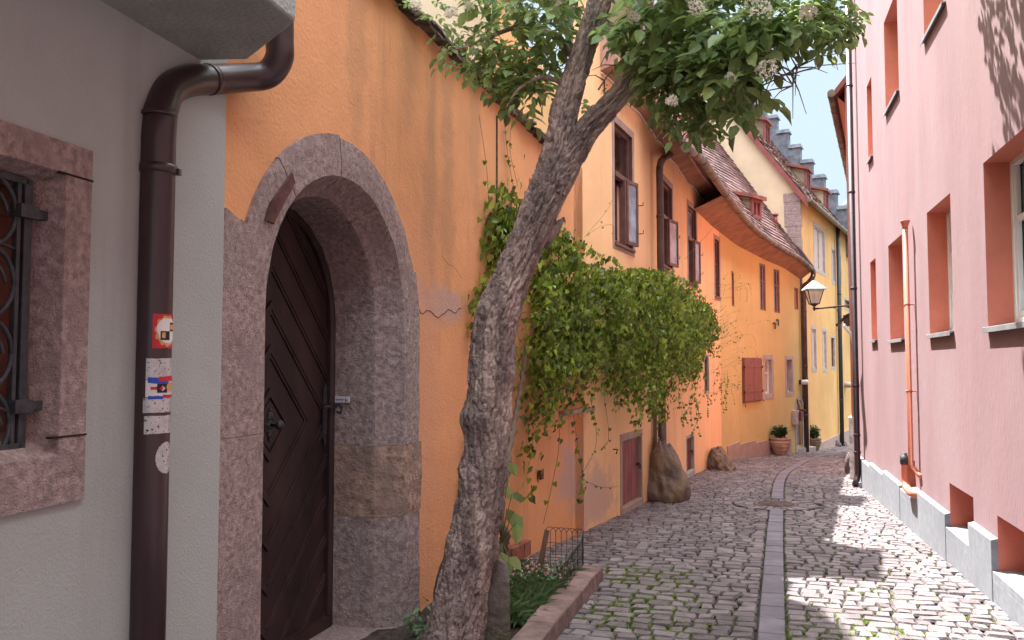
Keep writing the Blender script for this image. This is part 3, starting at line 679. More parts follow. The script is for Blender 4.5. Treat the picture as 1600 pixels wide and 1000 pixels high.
portal_block(mb, .955+g, r1-g, 1.04, PRF, 1, 6); portal_block(mb, r1+g, r2, 1.075, PRF, 2, 12); portal_block(mb, r2+g, r3, 1.12, PRF, 3, 10); portal_block(mb, r3+g, 1-zsill+.25, 1.10, PRF, 2, 14)
mb.build('stone_doorway', [SANDP, SANDP, SANDD, SANDY], gw)
mb = MB(); cpts = []
for px, py in ((533, 476), (560, 478), (590, 477), (630, 475)): 
    pass
ck = [NW.at(px, py) for px, py in ((648, 470), (656, 490), (672, 486), (684, 494), (700, 484), (712, 487), (726, 478))]
ck = [(c[0]+random.uniform(-.01, .01), c[1]+random.uniform(-.012, .012)) for a_, b_ in zip(ck, ck[1:]) for c in [(a_[0]+(b_[0]-a_[0])*t, a_[1]+(b_[1]-a_[1])*t) for t in (0, .33, .66)]]; mb.tube([NW.f(c[0], .001, c[1]) for c in ck], .0028, 5)
ck = [NW.at(px, py) for px, py in ((690, 400), (700, 412), (712, 420), (722, 436))]
mb.tube([NW.f(c[0], .0, c[1]) for c in ck], .0009, 5); mb.build('plaster_crack', WOODB, gw)
# peeled patch on the arch
mb = MB(); pk = [NW.at(px, py) for px, py in ((404, 345), (418, 351), (432, 322), (452, 286), (447, 270), (430, 292), (412, 318))]
mb.prism([NW.f(c[0], .030, c[1]) for c in pk], NW.n(1).to_3d()*.010); mb.build('old_patch', mat('old_red_patch', (.12, .05, .045), .9, .3, 12, .6, 60), gw, bevel=.004)
# door
DD = -.47
mb = MB()
rd = .712
outl = [(-rd, zsill-.02), (rd, zsill-.02)]+[(rd*math.cos(t), rd*math.sin(t)) for t in np.linspace(0, math.pi, 30)]
mb.prism([NW.f(SCX+x, DD-.06, ZC+z) for x, z in outl], NW.n(1).to_3d()*.045)
door = mb.build('door', WOODB, gw); door['label'] = 'dark wooden door with a raised chevron pattern'
mb = MB(); zd = NW.at(432, 672)[1]-ZC-.03; hx = -.03
rr_ = .668
conv = [(-rr_, zsill+.03), (rr_, zsill+.03)]+[(rr_*math.cos(t), rr_*math.sin(t)) for t in np.linspace(0, math.pi, 24)]
def clip_conv(poly):
    for i in range(len(conv)):
        p, q = conv[i], conv[(i+1) % len(conv)]; nx, nz = q[1]-p[1], -(q[0]-p[0]); poly = clip(poly, nx, nz, nx*p[0]+nz*p[1])
        if len(poly) < 3: return []
    return poly
def plank(poly, h, d0=DD-.017):
    poly = clip_conv(poly)
    if len(poly) < 3: return
    c = (sum(p[0] for p in poly)/len(poly), sum(p[1] for p in poly)/len(poly))
    mb.prism([NW.f(SCX+hx+x, d0, ZC+z) for x, z in poly], NW.n(1).to_3d()*h)
sl_ = 1.02; sp = .262; q0 = .15
for sd in (-1, 1):
    for k in range(0, 9):
        for up in (1, -1):
            for (a_, b_, h) in ((.018, .070, .030), (.074, sp-.018, .018), (sp-.012, sp+.012, .026)):
                z0 = q0+k*sp+a_; z1 = q0+k*sp+b_
                lim = 1.6
                # band between offsets z0..z1 above |x| line ; bounded to its half
                pz = lambda x, zz: (sd*x, zd+up*(zz-x*sl_))
                pl = [pz(0, z0), pz(0, z1), pz(z1/sl_, z1), pz(z0/sl_, z0)]
                if up == -1 and k == 0: pass
                if (sd*up) > 0: pl = pl[::-1]
                plank(pl if len(pl) > 2 else pl, h)
plank([(0, zd-q0), (q0/sl_, zd), (0, zd+q0), (-q0/sl_, zd)], .026); plank([(0, zd-.08), (.08, zd), (0, zd+.08), (-.08, zd)], .03)
mb.build('door_boards', WOOD, door, bevel=.0035, merge=True)
mb = MB(); kn = NW.f(SCX+hx, DD+.012, ZC+zd)
nd = NW.n(1).to_3d(); ed = NW.e(1).to_3d(); U3 = Vector((0, 0, 1))
for dz, r in ((.055, .026), (0, .034), (-.055, .026), (.088, .012), (-.088, .012)): mb.lathe(kn+U3*dz, [(r, 0), (r, .004), (r*.6, .009), (.001, .010)], 16, 0, ed, U3, nd)
for a_ in range(6): t = a_*math.pi/3; mb.lathe(kn+ed*.03*math.cos(t)+U3*.045*math.sin(t), [(.013, 0), (.011, .008), (.001, .009)], 10, 0, ed, U3, nd)
mb.lathe(kn, [(.010, 0), (.010, .045), (.026, .055), (.031, .068), (.027, .082), (.012, .09), (.001, .091)], 20, 0, ed, U3, nd)
mb.build('door_knob', IRON, door)
mb = MB(); lk = NW.at(507, 668); ls = SCX+.60; lz = ZC+zd+.02
mb.prism([NW.f(ls+.028*math.cos(t)*(1 if abs(math.sin(t)) < .9 else .6), DD+.014, lz+.21*math.sin(t)) for t in np.linspace(0, 2*math.pi, 20)[:-1]], nd*.006)
mb.tube([NW.f(ls, DD+.02, lz+.06), NW.f(ls, DD+.06, lz+.06), NW.f(ls-.02, DD+.066, lz+.06), NW.f(ls-.10, DD+.066, lz+.055)], .008, 8)
mb.fbox(NW, ls+.03, ls+.115, DD+.03, DD+.055, lz+.045, lz+.075); mb.tube([NW.f(ls+.10, DD+.06, lz+.07), NW.f(ls+.10, DD+.09, lz+.05), NW.f(ls+.10, DD+.08, lz+.01), NW.f(ls+.10, DD+.05, lz+.02)], .008, 8)
mb.lathe(NW.f(ls, DD+.02, lz-.12), [(.012, 0), (.012, .006), (.004, .008)], 12, 0, ed, U3, nd)
mb.build('lock_plate', IRON, door, bevel=.0015)
mb = MB(); loops = []
for k in range(41):
    t = k/40*3.4-1.2
    if t < 0: dx, dz, zo = -1, 0, t/1.2*abs(zsill)
    elif t > 1: dx, dz, zo = 1, 0, -(t-1)/1.2*abs(zsill)
    else: th = math.pi*(1-t); dx, dz, zo = math.cos(th), math.sin(th), 0
    loops.append([NW.f(SCX+dx*r, d, ZC+dz*r+zo) for r, d in ((.70, DD-.02), (.70, DD+.035), (.675, DD+.04), (.66, DD+.02), (.66, DD-.02))])
vs = [p for l in loops for p in l]; fs = [(i*5+j, i*5+(j+1) % 5, (i+1)*5+(j+1) % 5, (i+1)*5+j) for i in range(40) for j in range(5)]
mb.add(vs, fs); mb.fbox(NW, SCX-.67, SCX+.67, DD-.02, DD+.045, ZC+zsill-.02, ZC+zsill+.07); mb.build('door_frame', WOOD, gw)
mb = MB(); mb.fbox(NW, SCX-.86, SCX+.80, -.6, .06, -.6, ZC+zsill-.0, nseg=1); mb.build('threshold', SANDP, gw, bevel=.012)
mb = MB(); a_ = NW.f(SCX+.70, -.30, 0); 
# name plate on the right reveal
np0 = NW.f(SCX+.693, -.375, NW.at(540, 633)[1]); dd = nd; nn_ = -ed
mb.box(np0, dd*.055, nn_*.006, U3*.021); pl = mb.build('bell_plate', mat('white_plastic_plate', (.62, .58, .60), .4, .03, 5, 0), gw, bevel=.003)
mb = MB(); mb.lathe(np0+nn_*.006+dd*.034, [(.011, 0), (.011, .004), (.001, .005)], 14, 0, dd, U3, nn_); mb.build('bell_button', ZINC, pl)
mb = MB()
for k in range(6): mb.box(np0+nn_*.0066+dd*(-.042+k*.0105), dd*.0036, nn_*.0006, U3*(.004 if k % 2 else .0055))
mb.build('bell_lettering', BLST, pl)
# ================= helpers for house openings =================
def rectof(F, x0, x1, yt, yb, pym=None):
    """opening from its left edge (x0, yt..yb) and right edge x1"""
    ym = (yt+yb)/2; a = F.at(x0, ym); b = F.at(x1, ym)[0]
    return (a[0], b, F.at(x0, yb)[1], F.at(x0, yt)[1])
def window(F, h, parent, fr, gl, dep=.09, fw=.045, mull=1, bars=(.5,), name='window', surr=None, sw=.09, sill=None, label=None, reveal_m=None, surd=.008, casement=False, sd=1, gl2=None):
    a, b, z0, z1 = h
    mb = MB(); reveal(mb, F, h, dep+.02)
    root = mb.build(name, reveal_m, parent)
    if label: root['label'] = label
    mb = MB()
    mb.fbox(F, a, a+fw, -dep, -dep+.05, z0, z1); mb.fbox(F, b-fw, b, -dep, -dep+.05, z0, z1)
    mb.fbox(F, a+fw, b-fw, -dep, -dep+.05, z1-fw, z1); mb.fbox(F, a+fw, b-fw, -dep, -dep+.05, z0, z0+fw)
    for k in range(mull): s_ = a+(b-a)*(k+1)/(mull+1); mb.fbox(F, s_-.028, s_+.028, -dep+.002, -dep+.056, z0+fw, z1-fw)
    for t in bars: z = z0+(z1-z0)*t; mb.fbox(F, a+fw, b-fw, -dep+.004, -dep+.047, z-.022, z+.022)
    mb.build('window_frame', fr, root, bevel=.003)
    mb = MB(); mb.fbox(F, a+.01, b-.01, -dep+.012, -dep+.018, z0+.01, z1-.01); mb.build('pane', gl, root)
    if surr is not None:
        mb = MB(); mb.fbox(F, a-sw, a-.001, -.01, surd, z0-sw, z1+sw); mb.fbox(F, b+.001, b+sw, -.01, surd, z0-sw, z1+sw); mb.fbox(F, a-.001, b+.001, -.01, surd-.001, z1+.001, z1+sw); mb.fbox(F, a-.001, b+.001, -.01, surd-.001, z0-sw, z0-.001)
        mb.build('surround', surr, root, bevel=.003)
    if sill is not None:
        mb = MB(); mb.fbox(F, a-.03, b+.03, -dep+.05, .045, z0-.03, z0-.002); mb.build('sill', sill, root, bevel=.003)
    return root
def pipe_brackets(pipe, m, x, y, zs, r):
    for z in zs: MB().lathe((x, y, z), [(r+.003, -.022), (r+.008, -.02), (r+.008, .02), (r+.003, .022)], 16).build('pipe_bracket', m, pipe)
# ================= orange house (first stretch) =================
HE = HP.at(1126, 560)[0]        # seam orange / yellow house
H2E = HP.at(1252, 560)[0]
oh = empty('orange_house', (*HP.f((h897+HE)/2, 0, 0).xy, gz(13)), 'orange house with open brown windows and a red board eave behind the vine', 'house')
b1 = HP.at(930, 760)
gl_ = oh.location
lbo = lambda p: tuple(Vector(p)-gl_)
ORB = mat('orange_render', (.92, .56, .29), .92, .07, .9, .3, 45, streak=.22, streak_col=(.45, .26, .15), bump2=.15, b2scale=4, col2=(.92, .53, .29), c2s=.5, c2t=.56,
          blobs=[(lbo(HP.f(HP.at(925, 770)[0], 0, HP.at(925, 780)[1])), (.9, .9, .45), purp, .7), (lbo(HP.f(HP.at(1010, 700)[0]+2, 0, HP.at(1090, 740)[1])), (2.5, 2.5, .35), (.45, .30, .25), .5)])
YEL = mat('yellow_render', (.62, .46, .195), .92, .06, .8, .3, 45, streak=.14, streak_col=(.50, .28, .12), bump2=.12, b2scale=4, col2=(.61, .42, .18), c2s=.35, c2t=.6)
YEL2 = mat('ochre_yellow_render', (.66, .39, .155), .92, .09, .7, .3, 40, streak=.22, streak_col=(.42, .24, .12), bump2=.12, b2scale=4)
wA = rectof(HP, 960, 988, 190, 377); wB = rectof(HP, 1031, 1050, 275, 410); wC = rectof(HP, 1075, 1088, 320, 440); wD = rectof(HP, 1117, 1124, 373, 462)
hD = rectof(HP, 972, 1002, 690, 795); wS = rectof(HP, 1101, 1107, 558, 612); dS = rectof(HP, 1073, 1084, 686, 740)
hiO = [wA, wB, wC, wD, hD, wS, dS]
mb = MB(); ext = [h897]
zeO = lambda s: P(994, 148, HP.f(HP.at(985, 148)[0], .30, 0).y).z+(s-HP.at(985, 148)[0])*-.025-.04
def wallrun(mb, F, s0, s1, z1f, holes):
    wall_rects(mb, F, s0, s1, lambda s: -3.2, z1f, holes)
sG = HP.at(938, 85)[0]; wallrun(mb, HP, sG, HE, zeO, hiO); wallrun(mb, HP, h897, sG, lambda s: zeO(s)+1.0, [])
mb.quad(HP.f(h897, 0, -1), HP.f(h897, -5, -1), HP.f(h897, -5, 5), HP.f(h897, 0, 4.9))
mb.build('wall', ORB, oh)
for h, nm_ in ((wA, 0), (wB, 1), (wC, 2), (wD, 3)):
    a, b, z0, z1 = h
    lab = ['tall brown window with one casement swung open, nearest the tree', None, None, None][nm_]
    r_ = window(HP, h, oh, FRAM, GLASSD if nm_ < 2 else GLASSL, dep=.10, fw=.05, mull=0 if nm_ < 3 else 0, bars=(.58,), surr=SURR, sw=.10, surd=.006, reveal_m=FRAM, label=lab)
    if nm_ < 3:             # open casement: far leaf swung out against the wall side
        zc = z0+(z1-z0)*.57; w = (b-a)*.38
        hg = HP.f(a+(b-a)*.52, .03, 0); n_ = HP.n((a+b)/2); e_ = HP.e((a+b)/2); dr_ = (e_*.975+n_*.20).normalized(); pr_ = Vector((dr_.y, -dr_.x))
        mb = MB(); c0 = Vector((hg.x, hg.y, 0))
        def leafbox(u0, u1, za, zb2, th=.018): 
            p0 = c0+dr_.to_3d()*u0; p1 = c0+dr_.to_3d()*u1; o = pr_.to_3d()*th
            mb.hexa([p0-o+U3*za, p1-o+U3*za, p1+o+U3*za, p0+o+U3*za, p0-o+U3*zb2, p1-o+U3*zb2, p1+o+U3*zb2, p0+o+U3*zb2])
        leafbox(0, .045, z0+.02, zc); leafbox(w-.045, w, z0+.02, zc); leafbox(.045, w-.045, z0+.02, z0+.07); leafbox(.045, w-.045, zc-.05, zc)
        cs = mb.build('casement', FRAM, r_, bevel=.003)
        mb = MB(); leafbox(.04, w-.04, z0+.06, zc-.04, .003); mb.build('casement_pane', GLASSL, r_)
        # second leaf folded outward at the near side + hooks
        mb = MB(); s_ = a+(b-a)*.5; mb.fbox(HP, s_-.03, s_+.02, -.06, .03, z0+.02, zc); mb.fbox(HP, a+.03, b-.03, -.06, .012, zc-.03, zc+.04); mb.build('centre_post', FRAM, r_, bevel=.003)
        mb = MB()
        for zz in (z0+(zc-z0)*.3, z0+(zc-z0)*.75): p = HP.f(b+.16+w*.5, .0, zz); mb.tube([p, p+n_.to_3d()*.07, p+n_.to_3d()*.07+U3*.05], .007, 6)
        mb.build('shutter_hook', IRON, r_)
    mb = MB(); mb.fbox(HP, a-.02, b+.03, -.05, .035, z0-.045, z0-.003); mb.build('sill', FRAM, r_, bevel=.004)
r_ = window(HP, wS, oh, FRAM, GLASSD, dep=.08, fw=.03, mull=0, bars=(), surr=STSUR, sw=.05, reveal_m=STSUR)
# hatch door
def board_door(F, h, parent, nb, m, sur, name, label=None, hinge=True, sw=.10, dep=.05):
    a, b, z0, z1 = h; mb = MB(); reveal(mb, F, h, dep+.03); root = mb.build(name, sur, parent)
    if label: root['label'] = label
    mb = MB()
    for k in range(nb): s0_ = a+(b-a)*k/nb; s1_ = a+(b-a)*(k+1)/nb; mb.fbox(F, s0_+.003, s1_-.003, -dep-.03, -dep+random.uniform(-.002, .003), z0+.01, z1-.01)
    mb.build('boards', m, root, bevel=.003)
    mb = MB(); mb.fbox(F, a-sw, a-.001, -.01, .008, z0-.25, z1+sw); mb.fbox(F, b+.001, b+sw*.5, -.01, .008, z0-.25, z1+sw); mb.fbox(F, a-.001, b+.001, -.01, .007, z1+.001, z1+sw); mb.fbox(F, a-sw, b+sw*.5, -.02, .02, z0-.5, z0-.002)
    mb.build('surround', sur, root, bevel=.004)
    if hinge:
        mb = MB()
        for t in (.18, .80): z = z0+(z1-z0)*t; mb.fbox(F, a-.02, a+.06, -dep, -dep+.02, z-.02, z+.02)
        z = z0+(z1-z0)*.55; mb.fbox(F, b-.10, b+.03, -dep, -dep+.03, z-.015, z+.015); mb.tube([F.f(b-.06, -dep+.03, z), F.f(b-.06, .0, z), F.f(b-.06, .0, z-.07)], .01, 6)
        mb.build('hinge', IRON, root)
    return root
board_door(HP, hD, oh, 6, HATCH, SURR, 'door', 'small faded red board hatch at street level')
board_door(HP, dS, oh, 3, WOODR, STSUR, 'door', 'small dark cellar hatch', sw=.06)
# eave box: sloping soffit boards and pink fascia
mb = MB(); mbf = MB(); mbp = MB()
eO0 = HP.at(938, 85)[0]; eO1 = HP.at(1116, 480)[0]; OV = .30
ss = [eO0]+[x for x in HP.S if eO0 < x < eO1]+[eO1]
ss = sorted(set(ss+[ss[0]+(ss[-1]-ss[0])*k/10 for k in range(1, 10)]))
zf = lambda s: P(994, 148, HP.f(HP.at(985, 148)[0], OV, 0).y).z+(s-HP.at(985, 148)[0])*-.025
for a_, b_ in zip(ss, ss[1:]):
    za_, zb2 = zf(a_), zf(b_)
    mb.quad(HP.f(a_, 0, za_-.10), HP.f(b_, 0, zb2-.10), HP.f(b_, OV, zb2), HP.f(a_, OV, za_))
    mbf.hexa([HP.f(a_, OV-.03, za_-.012), HP.f(b_, OV-.03, zb2-.012), HP.f(b_, OV+.012, zb2-.012), HP.f(a_, OV+.012, za_-.012), HP.f(a_, OV+.02, za_+.24), HP.f(b_, OV+.02, zb2+.30), HP.f(b_, OV+.06, zb2+.30), HP.f(a_, OV+.06, za_+.30)])
    mb.quad(HP.f(a_, OV+.06, za_+.24), HP.f(b_, OV+.06, zb2+.24), HP.f(b_, -1.0, zb2+1.8), HP.f(a_, -1.0, za_+1.8))
za_ = zf(eO1); mbf.quad(HP.f(eO1, 0, za_-.10), HP.f(eO1, OV, za_-.01), HP.f(eO1, OV+.05, za_+.24), HP.f(eO1, -.3, za_+.5))
za_ = zf(eO0); mbf.quad(HP.f(eO0, 0, za_-.10), HP.f(eO0, OV, za_-.01), HP.f(eO0, OV+.05, za_+.24), HP.f(eO0, -.3, za_+.5))
mb.build('eave_soffit', SOFR, oh); mbf.build('fascia', FASC, oh)
mb = MB(); mb.tube([HP.f(s_, .012+.02*abs(math.sin(s_*3)), zf(s_)-.13+.018*math.sin(s_*4)) for s_ in np.linspace(eO0, eO1, 60)], .010, 6); mb.build('white_cable', WHITE, oh)
eav = [HP.f(s_, OV+.05, zf(s_)+.25) for s_ in ss]; rdg = [HP.f(s_, -3.2, zf(s_)+4.1) for s_ in ss]
tile_roof('roof', eav, rdg, 24, .2, TILE, oh)
mb = MB(); mb.add([HP.f(eO0, 0, 4.2), HP.f(eO0, -3.2, zf(eO0)+4.0), HP.f(eO0, -6, 4.2)], [(0, 1, 2)]); mb.build('gable', ORB, oh)
for s_, w_, h_ in ((HP.at(992, 400)[0], 1.3, 1.5), (HP.at(1078, 400)[0], 1.0, 1.4)):
    q_ = HP.f(s_, .10, zf(s_)+.55); dormer(q_, HP.e(s_), -HP.n(s_), w_, h_, oh, 1.3)
# its drainpipe
hp = HP.at(1020, 500); px_ = HP.f(hp[0], .13, 0)
top = P(1066, 232, HP.f(HP.at(1060, 232)[0], .40, 0).y); q1 = P(1052, 240, top.y-.25)
vz = P(1027, 262, px_.y).z
mb = MB(); dl = smooth_curve([top+Vector((.03, .05, .12)), top, q1, Vector((px_.x+.07, px_.y+.03, vz+.16)), Vector((px_.x, px_.y, vz)), Vector((px_.x, px_.y, vz-.3))], 6)+[Vector((px_.x, px_.y, gz(px_.y)-.05))]
mb.tube(dl, .056, 16); dp = mb.build('drainpipe', DPIPE2, oh)
pipe_brackets(dp, DPIPE2, px_.x, px_.y, (3.9, 2.5, 1.1, .35), .056); mb = MB(); mb.lathe((px_.x, px_.y, P(1015, 690, px_.y).z), [(.06, -.5), (.066, -.5), (.066, .3), (.06, .3)], 16); mb.build('pipe_bracket', DPIPE2, dp)
mb = MB(); s_ = hp[0]-.16; mb.tube([HP.f(s_, .05, gz(px_.y)-.1), HP.f(s_, .05, 1.6-.3)], .035, 8); mb.build('square_duct', DPIPE2, oh)
mb = MB(); hk = HP.at(958, 702); p = HP.f(hk[0], 0, hk[1]); n3 = HP.n(3).to_3d(); e3 = HP.e(3).to_3d(); mb.tube([p, p+n3*.06, p+n3*.06+U3*.0-e3*.0, p+n3*.06+U3*-.05-e3*.06], .008, 6); mb.build('wall_hook', IRON, oh)
mb = MB(); s0_ = HP.at(868, 648)[0]; mb.fbox(HP, HP.at(873, 645)[0], HP.at(918, 634)[0], -.02, .10, HP.at(880, 648)[1], HP.at(880, 648)[1]+.05); mb.build('stone_ledge', SURR, oh, bevel=.01)
hb = HP.at(840, 742); mb = MB(); mb.fbox(HP, hb[0]-.02, hb[0]+.05, -.02, .05, hb[1]-.045, hb[1]+.045); mb.build('iron_stub', WOODR, gw, bevel=.004)
# ================= yellow house =================
yh = empty('yellow_house', (*HP.f((HE+H2E)/2, 0, 0).xy, gz(21)), 'yellow house with a sagging tiled roof, brick red shutters and an arched door', 'house')
wE = rectof(HP, 1187, 1196, 411, 484); wF = rectof(HP, 1209, 1218, 420, 488); wG = rectof(HP, 1241, 1247, 449, 483); wH = rectof(HP, 1143, 1147, 423, 478)
wSh = rectof(HP, 1160, 1188, 560, 628); w1 = rectof(HP, 1195, 1206, 562, 616); w2 = rectof(HP, 1229, 1238, 562, 613)
aD = rectof(HP, 1244, 1254, 626, 698)
mb = MB(); eZ = lambda s: 4.95-.55*max(0, (s-HE)/(H2E-HE))**3
wallrun(mb, HP, HE, H2E+.0, eZ, [wE, wF, wG, wH, w1, w2, aD])
mb.quad(HP.f(H2E, 0, -3.2), HP.f(H2E, -4, -3.2), HP.f(H2E, -4, 5), HP.f(H2E, 0, 5))
mb.build('wall', YEL, yh)
for h in (wE, wF): window(HP, h, yh, FRAMR, GLASSL, dep=.06, fw=.06, mull=1, bars=(.63,), reveal_m=FRAMR)
for h in (wG, wH): window(HP, h, yh, FRAMR, mat('boarded_pane', (.42, .17, .09), .7, .1, 4, .1, 40), dep=.05, fw=.05, mull=0, bars=(), reveal_m=FRAMR)
window(HP, w1, yh, WHITE, mat('pale_curtain_pane', (.50, .40, .34), .4, .1, 4, .05, 20, spec=.6), dep=.14, fw=.05, mull=0, bars=(.6,), surr=STSUR, sw=.14, reveal_m=STSUR)
window(HP, w2, yh, STSUR, mat('greyish_curtain_pane', (.40, .32, .28), .4, .1, 4, .05, 20, spec=.6), dep=.14, fw=.05, mull=0, bars=(), surr=STSUR, sw=.12, reveal_m=STSUR)
a, b, z0, z1 = wSh; mb = MB(); mb.fbox(HP, a-.03, b+.03, -.0, .03, z0-.03, z1+.02); sh = mb.build('window', FRAMR, yh); sh['label'] = 'window closed by a pair of brick red shutters'
for k in (0, 1):
    s0_ = a+(b-a)*.5*k; s1_ = a+(b-a)*.5*(k+1); mb = MB(); mb.fbox(HP, s0_+.012, s1_-.012, .03, .062, z0, z1)
    for t in (.22, .8): z = z0+(z1-z0)*t; mb.fbox(HP, s0_+.03, s1_-.03, .062, .070, z-.018, z+.018)
    mb.build('shutter', SHUT, sh, bevel=.005)
mb = MB()
for s_ in (a, b):
    for t in (.22, .8): z = z0+(z1-z0)*t; mb.fbox(HP, s_-.05, s_+.02, .05, .085, z-.03, z+.03)
mb.tube([HP.f(a+.02, .05, z0-.03), HP.f(a+.02, .07, z0-.14)], .01, 6); mb.tube([HP.f(b, .05, z0), HP.f(b+.12, .07, z0-.06)], .01, 6); mb.build('shutter_hinge', IRON, sh)
# arched door
a, b, z0, z1 = aD; c_ = (a+b)/2; rr2 = (b-a)/2
mb = MB(); reveal(mb, HP, aD, .12); dn = mb.build('door', STSUR, yh); dn['label'] = 'grey arched door at the far end of the yellow front'
mb = MB(); mb.prism([HP.f(c_+x, -.10, z) for x, z in [(-rr2, z0), (rr2, z0)]+[(rr2*math.cos(t), z1-rr2+rr2*math.sin(t)) for t in np.linspace(0, math.pi, 14)]], HP.n(c_).to_3d()*.03)
mb.build('door_leaf', mat('grey_door_paint', (.34, .30, .29), .6, .1, 4, .1, 40), dn)
mb = MB(); lo = []
for k in range(17):
    t = math.pi*k/16
    for r in (rr2, rr2+.13): lo.append((c_-r*math.cos(t), z1-rr2+r*math.sin(t)))
vs = [HP.f(s_, .012, z) for s_, z in lo]; fs = [(2*i, 2*i+1, 2*i+3, 2*i+2) for i in range(16)]; mb.add(vs, fs)
for sd_ in (-1, 1): mb.fbox(HP, *(sorted((c_+sd_*rr2, c_+sd_*(rr2+.13)))), -.01, .012, z0-.3, z1-rr2)
fill = [HP.f(c_+rr2*math.cos(t), .004, z1-rr2+rr2*math.sin(t)) for t in np.linspace(0, math.pi/2, 9)]+[HP.f(b, .004, z1)]; mb.add(fill, [tuple(range(len(fill)))])
fill = [HP.f(c_-rr2*math.cos(t), .004, z1-rr2+rr2*math.sin(t)) for t in np.linspace(0, math.pi/2, 9)]+[HP.f(a, .004, z1)]; mb.add(fill, [tuple(range(len(fill)))])
mb.build('surround', STSUR, dn); mb = MB(); mb.fbox(HP, a+.05, a+.12, -.07, .03, z0+1.3, z0+1.42); mb.build('handle', IRON, dn)
# stone plinth band, wall hooks, lamp, post box
mb = MB(); s_ = HP.at(1136, 712)[0]
while s_ < H2E-.1:
    l = min(random.uniform(.9, 1.5), H2E-s_); 
    if not (a-.35 < s_+l/2 < b+.2): 
        hh_ = .36; y_ = HP.f(s_, 0, 0).y; mb.fbox(HP, s_+.006, s_+l-.006, -.02, .03, gz(y_)-.5, gz(y_)+hh_)
    s_ += l
mb.build('stone_plinth', SURR, yh, bevel=.008)
lp = HP.at(1249, 597); mb = MB(); p = HP.f(lp[0], 0, lp[1]); n3 = HP.n(lp[0]).to_3d(); mb.box(p+n3*.04, HP.e(lp[0]).to_3d()*.06, n3*.04, U3*.07); wl_ = mb.build('wall_light', IRON, yh, bevel=.01)
mb = MB(); mb.lathe(p+n3*.06, [(.02, 0), (.075, .02), (.08, .16), (.05, .2), (.01, .21)], 14, 0, HP.e(lp[0]).to_3d(), U3, n3); mb.build('light_globe', WHITE, wl_)
lp = HP.at(1240, 652); mb = MB(); p = HP.f(lp[0], 0, lp[1]); e3 = HP.e(lp[0]).to_3d(); mb.box(p+n3*.06, e3*.17, n3*.06, U3*.21); mbx = mb.build('post_box', STSUR, yh, bevel=.01)
mb = MB(); mb.box(p+n3*.10+e3*.20+U3*.03, e3*.10, n3*.10, U3*.14); mb.box(p+n3*.14+e3*.30+U3*.2, e3*.03, n3*.12, U3*.03); mb.build('newspaper_tube', mat('maroon_metal', (.16, .06, .05), .5, .2, 6, .1), mbx, bevel=.01)
mb = MB()
for px, py in ((1213, 500), (1208, 505)): q_ = HP.at(px, py); p = HP.f(q_[0], 0, q_[1]); mb.box(p+n3*.03, e3*.03, n3*.03, U3*.02); mb.box(p+n3*.05-U3*.08+e3*.02, e3*.02, n3*.015, U3*.09)
mb.build('iron_anchor', IRON, yh)
# roof of the yellow house
spec_ = [(1068, 228, 11.7), (1094, 249, 13.2), (1130, 300, 15.8), (1170, 350, 18.6), (1210, 381, 20.9), (1246, 402, 22.8), (1268, 421, 23.9)]
ovh = [.66, .64, .60, .52, .46, .40, .34]
def off_pt(px, py, d):
    s_ = HP.at(px, py)[0]
    for _ in range(30):
        q = HP.f(s_, d, 0); x, y, z = ray(px, py); e_ = HP.e(s_); r_ = q.x-q.y*x/y; s_ -= r_/(e_.x-e_.y*x/y)
    return P(px, py, HP.f(s_, d, 0).y)
ev = smooth_curve([off_pt(c[0], c[1], o) for c, o in zip(spec_, ovh)], 4)
def hp_n(p):
    best = min(HP.S[1:], key=lambda s: (HP.f(s, 0, 0).xy-p.xy).length); return HP.n(best-.01)
nn0, nn1 = Vector((.90, -.43)), Vector((.76, -.65))
rd_ = []
ap = P(1117, 210, ev[-1].y+2.0)
for i, p in enumerate(ev):
    t = i/(len(ev)-1); n_ = nn0.lerp(nn1, t).normalized(); m_ = 3.4
    rd_.append(Vector((p.x-n_.x*m_, p.y-n_.y*m_, p.z+4.3+(.0 if t > .5 else 0))))
dlt = ap-rd_[-1]; rd_ = [r+dlt*max(0, (i/(len(rd_)-1))*2-1) for i, r in enumerate(rd_)]
# hip the near end so that it drops towards the viewer
for i in range(8): t = i/8; rd_[i] = ev[i].lerp(rd_[i], .30+.70*t)
tile_roof('roof', ev, rd_, 30, .19, TILER, yh)
mb = MB(); far_ = rd_[-1]; e_l = ev[-1]; bk_ = Vector((far_.x-2.3, far_.y+2.0, e_l.z))
mb.add([e_l+Vector((0, 0, -.05)), far_-U3*.05, bk_], [(0, 1, 2)])
mb.build('gable_end', PALE, yh)
mb = MB(); mb.tube([e_l+Vector((.05, .05, .05)), e_l.lerp(far_, .5)+Vector((.05, .06, .07)), far_+Vector((.05, .06, .12))], .06, 6); mb.build('verge_flashing', mat('blue_grey_lead', (.10, .12, .17), .5, .2, 4, .1, metal=.3), yh)
mb = MB()
for i in range(len(ev)-1):
    a_, b_ = ev[i], ev[i+1]; a2 = HP.f(min(H2E, HE-9+0), 0, 0)
gc = [p+Vector((.03, -.03, -.03)) for p in ev]
mb.tube(gc, .075, 12); gu = mb.build('gutter', GUTT, yh)
mb = MB()
for i in range(2, len(gc)-1, 2): mb.tube([gc[i]-(gc[i+1]-gc[i]).normalized()*.012, gc[i]+(gc[i+1]-gc[i]).normalized()*.012], .081, 12)
mb.build('gutter_strap', IRON, gu)
